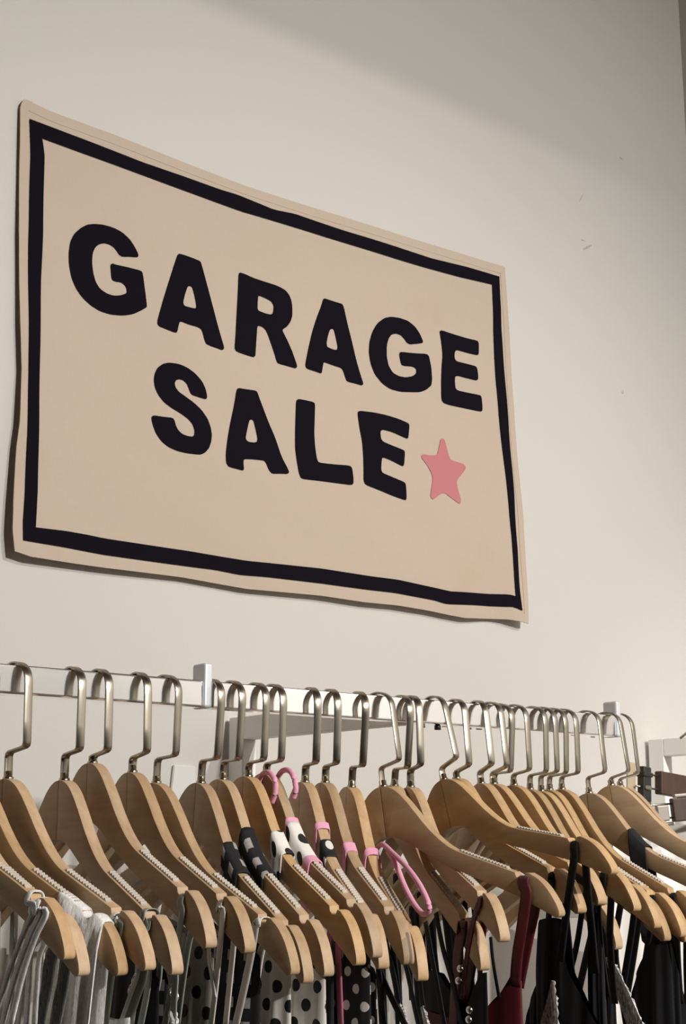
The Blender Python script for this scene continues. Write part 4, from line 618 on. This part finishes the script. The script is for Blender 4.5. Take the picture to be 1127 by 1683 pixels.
# ------------------------------------------------------------------ garments
GL = {
 'A': ('halter top with pale ribbed velvet cords on the leftmost hanger', 'top'), 'B': ('dark grey velvet top with lace straps at the left edge', 'top'),
 'C': ('white velvet top with wide gathered straps', 'top'), 'H1': ('white velvet top with olive straps and silver rings, beside the wide velvet one', 'top'),
 'H2': ('black top on grey-green straps with silver rings', 'top'), 'H3': ('black and grey plaid top on one grey-green strap, under the highest hanger', 'top'),
 'H4': ('white satin top with black polka dots, painted grey as shaded, on thin white straps', 'top'), 'H5': ('plaid top on white straps left of the white polka dot tops', 'top'),
 'H6': ('white polka dot top with plaid band round the arm', 'top'), 'H7': ('white polka dot top with dark plaid band and rose piping', 'top'),
 'H8': ('black top with white polka dot band and rose strap', 'top'), 'H9': ('black polka dot top with pink neck loops and plum strap', 'top'),
 'H10': ('black polka dot top with pink edged band', 'top'), 'H11': ('black strapped top with short pink trim and lace end', 'top'),
 'H12': ('thin strapped top with a long pink loop hanging out', 'top'), 'H13': ('burgundy camisole on the hanger turned face on', 'camisole'),
 'H14': ('black camisole with wide burgundy strap and hanging silver beads', 'camisole'), 'H15': ('camisole with narrow burgundy strap in the hanger notch', 'camisole'),
 'H16': ('black camisole with silver sequin trim under the tilted hanger', 'camisole'), 'H17': ('black camisole just behind the sequin trimmed one', 'camisole'),
 'H26': ('black dress with one wide strap near the rail end', 'dress'), 'H28': ('white cotton garment at the right end of the rail', 'top')}
for k in right_keys:
    if k not in GL: GL[k] = ('black camisole on the %s hanger right of the rail bracket' % ORD[right_keys.index(k) + 1], 'camisole')
GL['H20'] = ('black camisole edged with silver lace hanging below the tight row of hangers', 'camisole')
garments = {}
GNAME = {'top': 'strappy_top', 'camisole': 'camisole', 'dress': 'black_dress'}
def garment(k):
    if k not in garments:
        X, L, yaw, roll = HANG[k]
        garments[k] = tag(empty(GNAME[GL[k][1]], (X, YC, EYE + RT), (0, 0, math.radians(yaw))), GL[k][0], GL[k][1], 'tops on the hangers')
    return garments[k]
def onarm(k, s, dv=0.0):
    """point of the arm's top edge at profile distance s, in the garment's frame (u, z) mm"""
    X, L, yaw, roll = HANG[k]; r = math.radians(roll); a = s - 5; b = topv(s) + dv - (L + 81)
    return (math.cos(r) * a - math.sin(r) * b, math.sin(r) * a + math.cos(r) * b)
def V(u, w_, z): return Vector((w_ / 1000, -u / 1000, z / 1000))
for st in STRAPS:
    k, s, w_, wf = st['h'], st['s'], st['w'], st['wf']
    u0, z0 = onarm(k, s)
    hw = st['th'] / 2 + .3
    near = [V(u, -w_, z) for u, z in st['near']]; far = [V(u, wf, z) for u, z in st['far']]
    sgn = 1 if s >= 0 else -1
    mid = [V(u0, -w_, z0 - 7), V(u0, -w_ * .86, z0 - 1), V(u0, -w_ * .45, z0 + hw + .4), V(u0, 0, z0 + hw + .6), V(u0, wf * .45, z0 + hw + .4), V(u0, wf * .86, z0 - 1), V(u0, wf, z0 - 7)]
    path = catmull(list(reversed(near)) + mid + far, 5)
    n = len(path)
    bm = bmesh.new()
    rnd = random.Random(len(path) + int(u0))
    add_ribbon(bm, path, st['width'] / 1000, st['th'] / 1000, jitter=.0012 if 'velvet' in st['mat'] and st['width'] > 15 else 0, rnd=rnd)
    bmesh.ops.recalc_face_normals(bm, faces=bm.faces)
    obj(st['name'], bm, st['mat'], garment(k))
rear_done = set()
for st in STRAPS:
    k = st['h']
    if st['name'] != 'strap' or st['s'] < 140 or k in ('A', 'B') or (k, st['s']) in rear_done: continue
    rear_done.add((k, st['s']))
    u0, z0 = onarm(k, -st['s']); w_ = 8; hw = st['th'] / 2 + .3
    rnd = random.Random(int(u0 * 10)); d1, d2 = rnd.uniform(6, 26), rnd.uniform(6, 26)
    path = catmull([V(u0 + d1 * q, -w_, z0 - 7 - 150 * q) for q in (1, .66, .33)] + [V(u0, -w_, z0 - 7), V(u0, -w_ * .86, z0 - 1), V(u0, -w_ * .45, z0 + hw + .4), V(u0, 0, z0 + hw + .6), V(u0, w_ * .45, z0 + hw + .4), V(u0, w_ * .86, z0 - 1), V(u0, w_, z0 - 7)] + [V(u0 + d2 * q, w_, z0 - 7 - 150 * q) for q in (.33, .66, 1)], 4)
    bm = bmesh.new(); add_ribbon(bm, path, st['width'] / 1000, st['th'] / 1000); bmesh.ops.recalc_face_normals(bm, faces=bm.faces)
    obj('strap', bm, st['mat'], garment(k))
for k, w_, P, wd, mt in EXTRA['cords']:
    bm = bmesh.new(); add_ribbon(bm, catmull([V(u, w_, z) for u, z in P], 6), wd / 1000, .0014); bmesh.ops.recalc_face_normals(bm, faces=bm.faces)
    obj('strap', bm, mt, garment(k))
for sd in SADDLES:
    # cloth band lying over the arm between two places of its top edge, both ends hanging down its faces
    k = sd['h']; n = 14; rnd = random.Random(int(sd['s0'] * 7)); ph = rnd.random() * 6
    bm = bmesh.new(); uvl = bm.loops.layers.uv.verify(); cols = []
    for i in range(n + 1):
        f = i / n; s_ = sd['s0'] + (sd['s1'] - sd['s0']) * f
        u0, z0 = onarm(k, s_)
        rip = sd['amp'] * math.sin(f * sd['rip'] + ph)
        pts = []
        nd, fd = sd['near'] * (1 - sd.get('slant', 0) * f), sd['far'] * (1 - sd.get('slant', 0) * f)
        uc = onarm(k, (sd['s0'] + sd['s1']) / 2)[0]
        def at(d, side):
            t = d / max(nd, fd, 1)
            uu = u0 + (uc - u0) * sd['pinch'] * t + sd['drift'] * t
            return V(uu, side * (7.6 + min(d, 30) * .05) + rip * min(1, d / 8) * side, z0 - d)
        down = [j / 9 for j in range(9, 0, -1)]
        for q in down: pts.append(at(nd * q + 1, -1))
        pts += [V(u0, -6.9, z0 + .4), V(u0, -4, z0 + 1.5 + .3 * rip), V(u0, 0, z0 + 1.8 + .3 * rip), V(u0, 4, z0 + 1.5 + .3 * rip), V(u0, 6.9, z0 + .4)]
        for q in reversed(down): pts.append(at(fd * q + 1, 1))
        cols.append(pts)
    vv = []
    for i, pts in enumerate(cols):
        L = 0; r_ = []
        for j, p in enumerate(pts):
            if j: L += (p - pts[j - 1]).length
            r_.append((bm.verts.new(p), (i / n * abs(sd['s1'] - sd['s0']) / 1000 * 1.2 + sd['uvo'], L + sd['uvo'])))
        vv.append(r_)
    for i in range(n):
        for j in range(len(vv[0]) - 1):
            q = (vv[i][j], vv[i + 1][j], vv[i + 1][j + 1], vv[i][j + 1])
            fc = bm.faces.new([x[0] for x in q]); fc.smooth = True
            for lp, x in zip(fc.loops, q): lp[uvl].uv = x[1]
    bmesh.ops.recalc_face_normals(bm, faces=bm.faces)
    o = obj(sd['name'], bm, sd['mat'], garment(k))
    md = o.modifiers.new('thickness', 'SOLIDIFY'); md.thickness = .0012; md.offset = 1
for bd in BODIES:
    k = bd['h']; P = [(u, z) for u, z in bd['top']]
    P.sort()
    us = [p[0] for p in P]
    n = 44; rnd = random.Random(bd['seed']); ph = [rnd.random() * 6.28 for _ in range(4)]
    def tz(u):
        for (a, b), (c, d) in zip(P, P[1:]):
            if a <= u <= c: return b + (d - b) * (u - a) / max(c - a, 1e-6)
        return P[0][1] if u < us[0] else P[-1][1]
    bm = bmesh.new(); uvl = bm.loops.layers.uv.verify()
    rowsN, sheets = 18, []
    for side in (-1, 1):
        sheet = []
        for j in range(rowsN + 1):
            row = []
            for i in range(n + 1):
                f = i / n; u = us[0] + (us[-1] - us[0]) * f
                zt = tz(u); t = j / rowsN; z = zt - bd['depth'] * t
                env = math.sin(math.pi * min(max(f, 0.0), 1)) ** .5
                uu = u + (u - (us[0] + us[-1]) / 2) * .12 * t
                ww = side * bd['half'] * env * (.55 + .45 * min(1, t * 6)) + bd['fold'] * env * (math.sin(f * 17 + ph[0] + side) + .6 * math.sin(f * 31 + ph[1] + t * 3)) * min(1, .25 + t * 3) * .6
                row.append((bm.verts.new(V(uu, ww, z)), (uu / 1000 + side * .003, z / 1000)))
            sheet.append(row)
        sheets.append(sheet)
    def quad(a, b, c, d):
        if len({id(x[0]) for x in (a, b, c, d)}) < 4: return
        fc = bm.faces.new((a[0], b[0], c[0], d[0])); fc.smooth = True
        for lp, q in zip(fc.loops, (a, b, c, d)): lp[uvl].uv = q[1]
    for sheet in sheets:
        for j in range(rowsN):
            for i in range(n): quad(sheet[j][i], sheet[j][i + 1], sheet[j + 1][i + 1], sheet[j + 1][i])
    for i in (0, n):
        for j in range(rowsN): quad(sheets[0][j][i], sheets[0][j + 1][i], sheets[1][j + 1][i], sheets[1][j][i])
    bmesh.ops.recalc_face_normals(bm, faces=bm.faces)
    obj(bd['name'], bm, bd['mat'], garment(k))
for k, w_, u, z in EXTRA['beads']:
    bm = bmesh.new(); bmesh.ops.create_uvsphere(bm, u_segments=16, v_segments=10, radius=.0042, matrix=Matrix.Translation(V(u, w_, z)))
    obj('bead', bm, 'chrome', garment(k), smooth=True)
for k, w_, u, z in EXTRA['rings']:
    bm = bmesh.new(); c = V(u, w_ + 1.5, z)
    pts = [c + Vector((.0012 * math.sin(a), .0048 * math.cos(a), .0055 * math.sin(a))) for a in [2 * math.pi * q / 18 for q in range(19)]]
    add_tube(bm, pts, .0011, 8); bmesh.ops.recalc_face_normals(bm, faces=bm.faces); obj('ring', bm, 'chrome', garment(k))
for k, w_, u, z in EXTRA['knots']:
    bm = bmesh.new(); bmesh.ops.create_icosphere(bm, subdivisions=3, radius=.0042, matrix=Matrix.Translation(V(u, w_, z)))
    for v in bm.verts: v.co += Vector((1, 1, 1)) * .002 * (noise.noise(v.co * 400)); 
    obj('lace_knot', bm, 'velvet_white', garment(k), smooth=True)
for k, w_, P in EXTRA['loops']:
    path = catmull([V(u, w_, z) for u, z in P], 6)
    bm = bmesh.new(); add_tube(bm, path, .0030, 10)
    bmesh.ops.recalc_face_normals(bm, faces=bm.faces); obj('loop', bm, 'pink', garment(k))
for k, w_, P, wd in EXTRA['lace']:
    path = catmull([V(u, w_, z) for u, z in P], 10)
    n = len(path); wds = []
    for i in range(n):
        f = i / (n - 1) * (len(wd) - 1); a = int(min(f, len(wd) - 2)); wds.append((wd[a] + (wd[a + 1] - wd[a]) * (f - a)) / 1000)
    bm = bmesh.new(); add_ribbon(bm, path, 0, .003, widths=wds, jitter=.003, rnd=random.Random(7))
    bmesh.ops.recalc_face_normals(bm, faces=bm.faces)
    for f in bm.faces: f.smooth = False
    obj('lace_trim', bm, 'lace', garment(k))

# ------------------------------------------------------------------ clip hangers at the right edge
def clip_hanger(loc, yaw, tilt, label, clip):
    """dark wooden bar along local +x, wires leaving its left end, a clip sliding on them"""
    o = tag(empty('clip_hanger', loc, (0, tilt, yaw)), label, 'hanger', 'dark brown clip hangers')
    b = bmesh.new(); add_box(b, (0, -.006, -.016), (.26, .006, .016), .0018, 2); obj('bar', b, 'brown_wood', o)
    b = bmesh.new(); add_tube(b, [Vector((.13, 0, .016)), Vector((.13, 0, .06)), Vector((.13, .012, .085)), Vector((.13, .03, .09)), Vector((.13, .045, .08))], .002, 8); obj('hook', b, 'nickel', o)
    for z in (.009, -.010):
        b = bmesh.new(); add_tube(b, [Vector((-.055, 0, z)), Vector((.002, 0, z))], .0014, 8); obj('wire', b, 'nickel', o)
    if clip == 'black':
        b = bmesh.new(); add_box(b, (-.046, -.007, -.030), (-.026, .004, .018), .002, 2)
        add_box(b, (-.047, -.009, .004), (-.025, .006, .010), .001, 1); c = obj('clip', b, 'black_plastic', o)
        b = bmesh.new(); add_box(b, (-.044, -.010, -.014), (-.030, -.0072, -.008), .001, 1); obj('spring', b, 'nickel', c)
        b = bmesh.new(); add_box(b, (-.068, .004, -.034), (-.048, .007, .022), .001, 1); obj('clip_paddle', b, 'beige_card', o)
    else:
        b = bmesh.new(); add_box(b, (-.024, -.006, -.014), (-.006, .003, .008), .002, 2); c = obj('clip', b, 'clip_steel', o)
        b = bmesh.new(); add_tube(b, [Vector((-.034, -.009, -.018)), Vector((-.004, -.009, -.018))], .003, 10); obj('spring', b, 'nickel', c)
        b = bmesh.new(); add_box(b, (.004, -.006, .0165), (.026, .003, .0215), .0015, 2); obj('clip_lever', b, 'clip_steel', c)
    return o
clip_hanger((1.672, 1.35, EYE + .0905), math.radians(6), math.radians(4), 'dark brown clip hanger with a black clip, upper of the two', 'black')
clip_hanger((1.674, 1.33, EYE + .052), math.radians(-28), math.radians(-5), 'dark brown clip hanger with a steel clip, lower of the two', 'steel')

# white cloth clipped under the lower clip hanger
bm = bmesh.new(); NXc, NZc = 60, 24
sh = []
for side in (0, 1):
    rows = []
    for j in range(NZc + 1):
        t = j / NZc; row = []
        for i in range(NXc + 1):
            f = i / NXc; x = 1.615 + .33 * f - .015 * t * (1 - f)
            y = 1.385 + .006 * side + (.006 + .008 * t) * math.sin(f * 26 + 1.5 * t) + .004 * math.sin(f * 51) - .12 * f
            row.append(bm.verts.new((x, y, EYE + .040 - .008 * math.sin(f * 3.1) - .40 * t)))
        rows.append(row)
    sh.append(rows)
for side in (0, 1):
    for j in range(NZc):
        for i in range(NXc):
            bm.faces.new((sh[side][j][i], sh[side][j][i + 1], sh[side][j + 1][i + 1], sh[side][j + 1][i])).smooth = True
for i in range(NXc):
    for j in (0, NZc): bm.faces.new((sh[0][j][i], sh[0][j][i + 1], sh[1][j][i + 1], sh[1][j][i]))
for j in range(NZc):
    for i in (0, NXc): bm.faces.new((sh[0][j][i], sh[0][j + 1][i], sh[1][j + 1][i], sh[1][j][i]))
bmesh.ops.recalc_face_normals(bm, faces=bm.faces)
tag(obj('white_skirt', bm, 'white_cotton'), 'white cotton skirt clipped under the dark brown bars at the right edge', 'skirt')
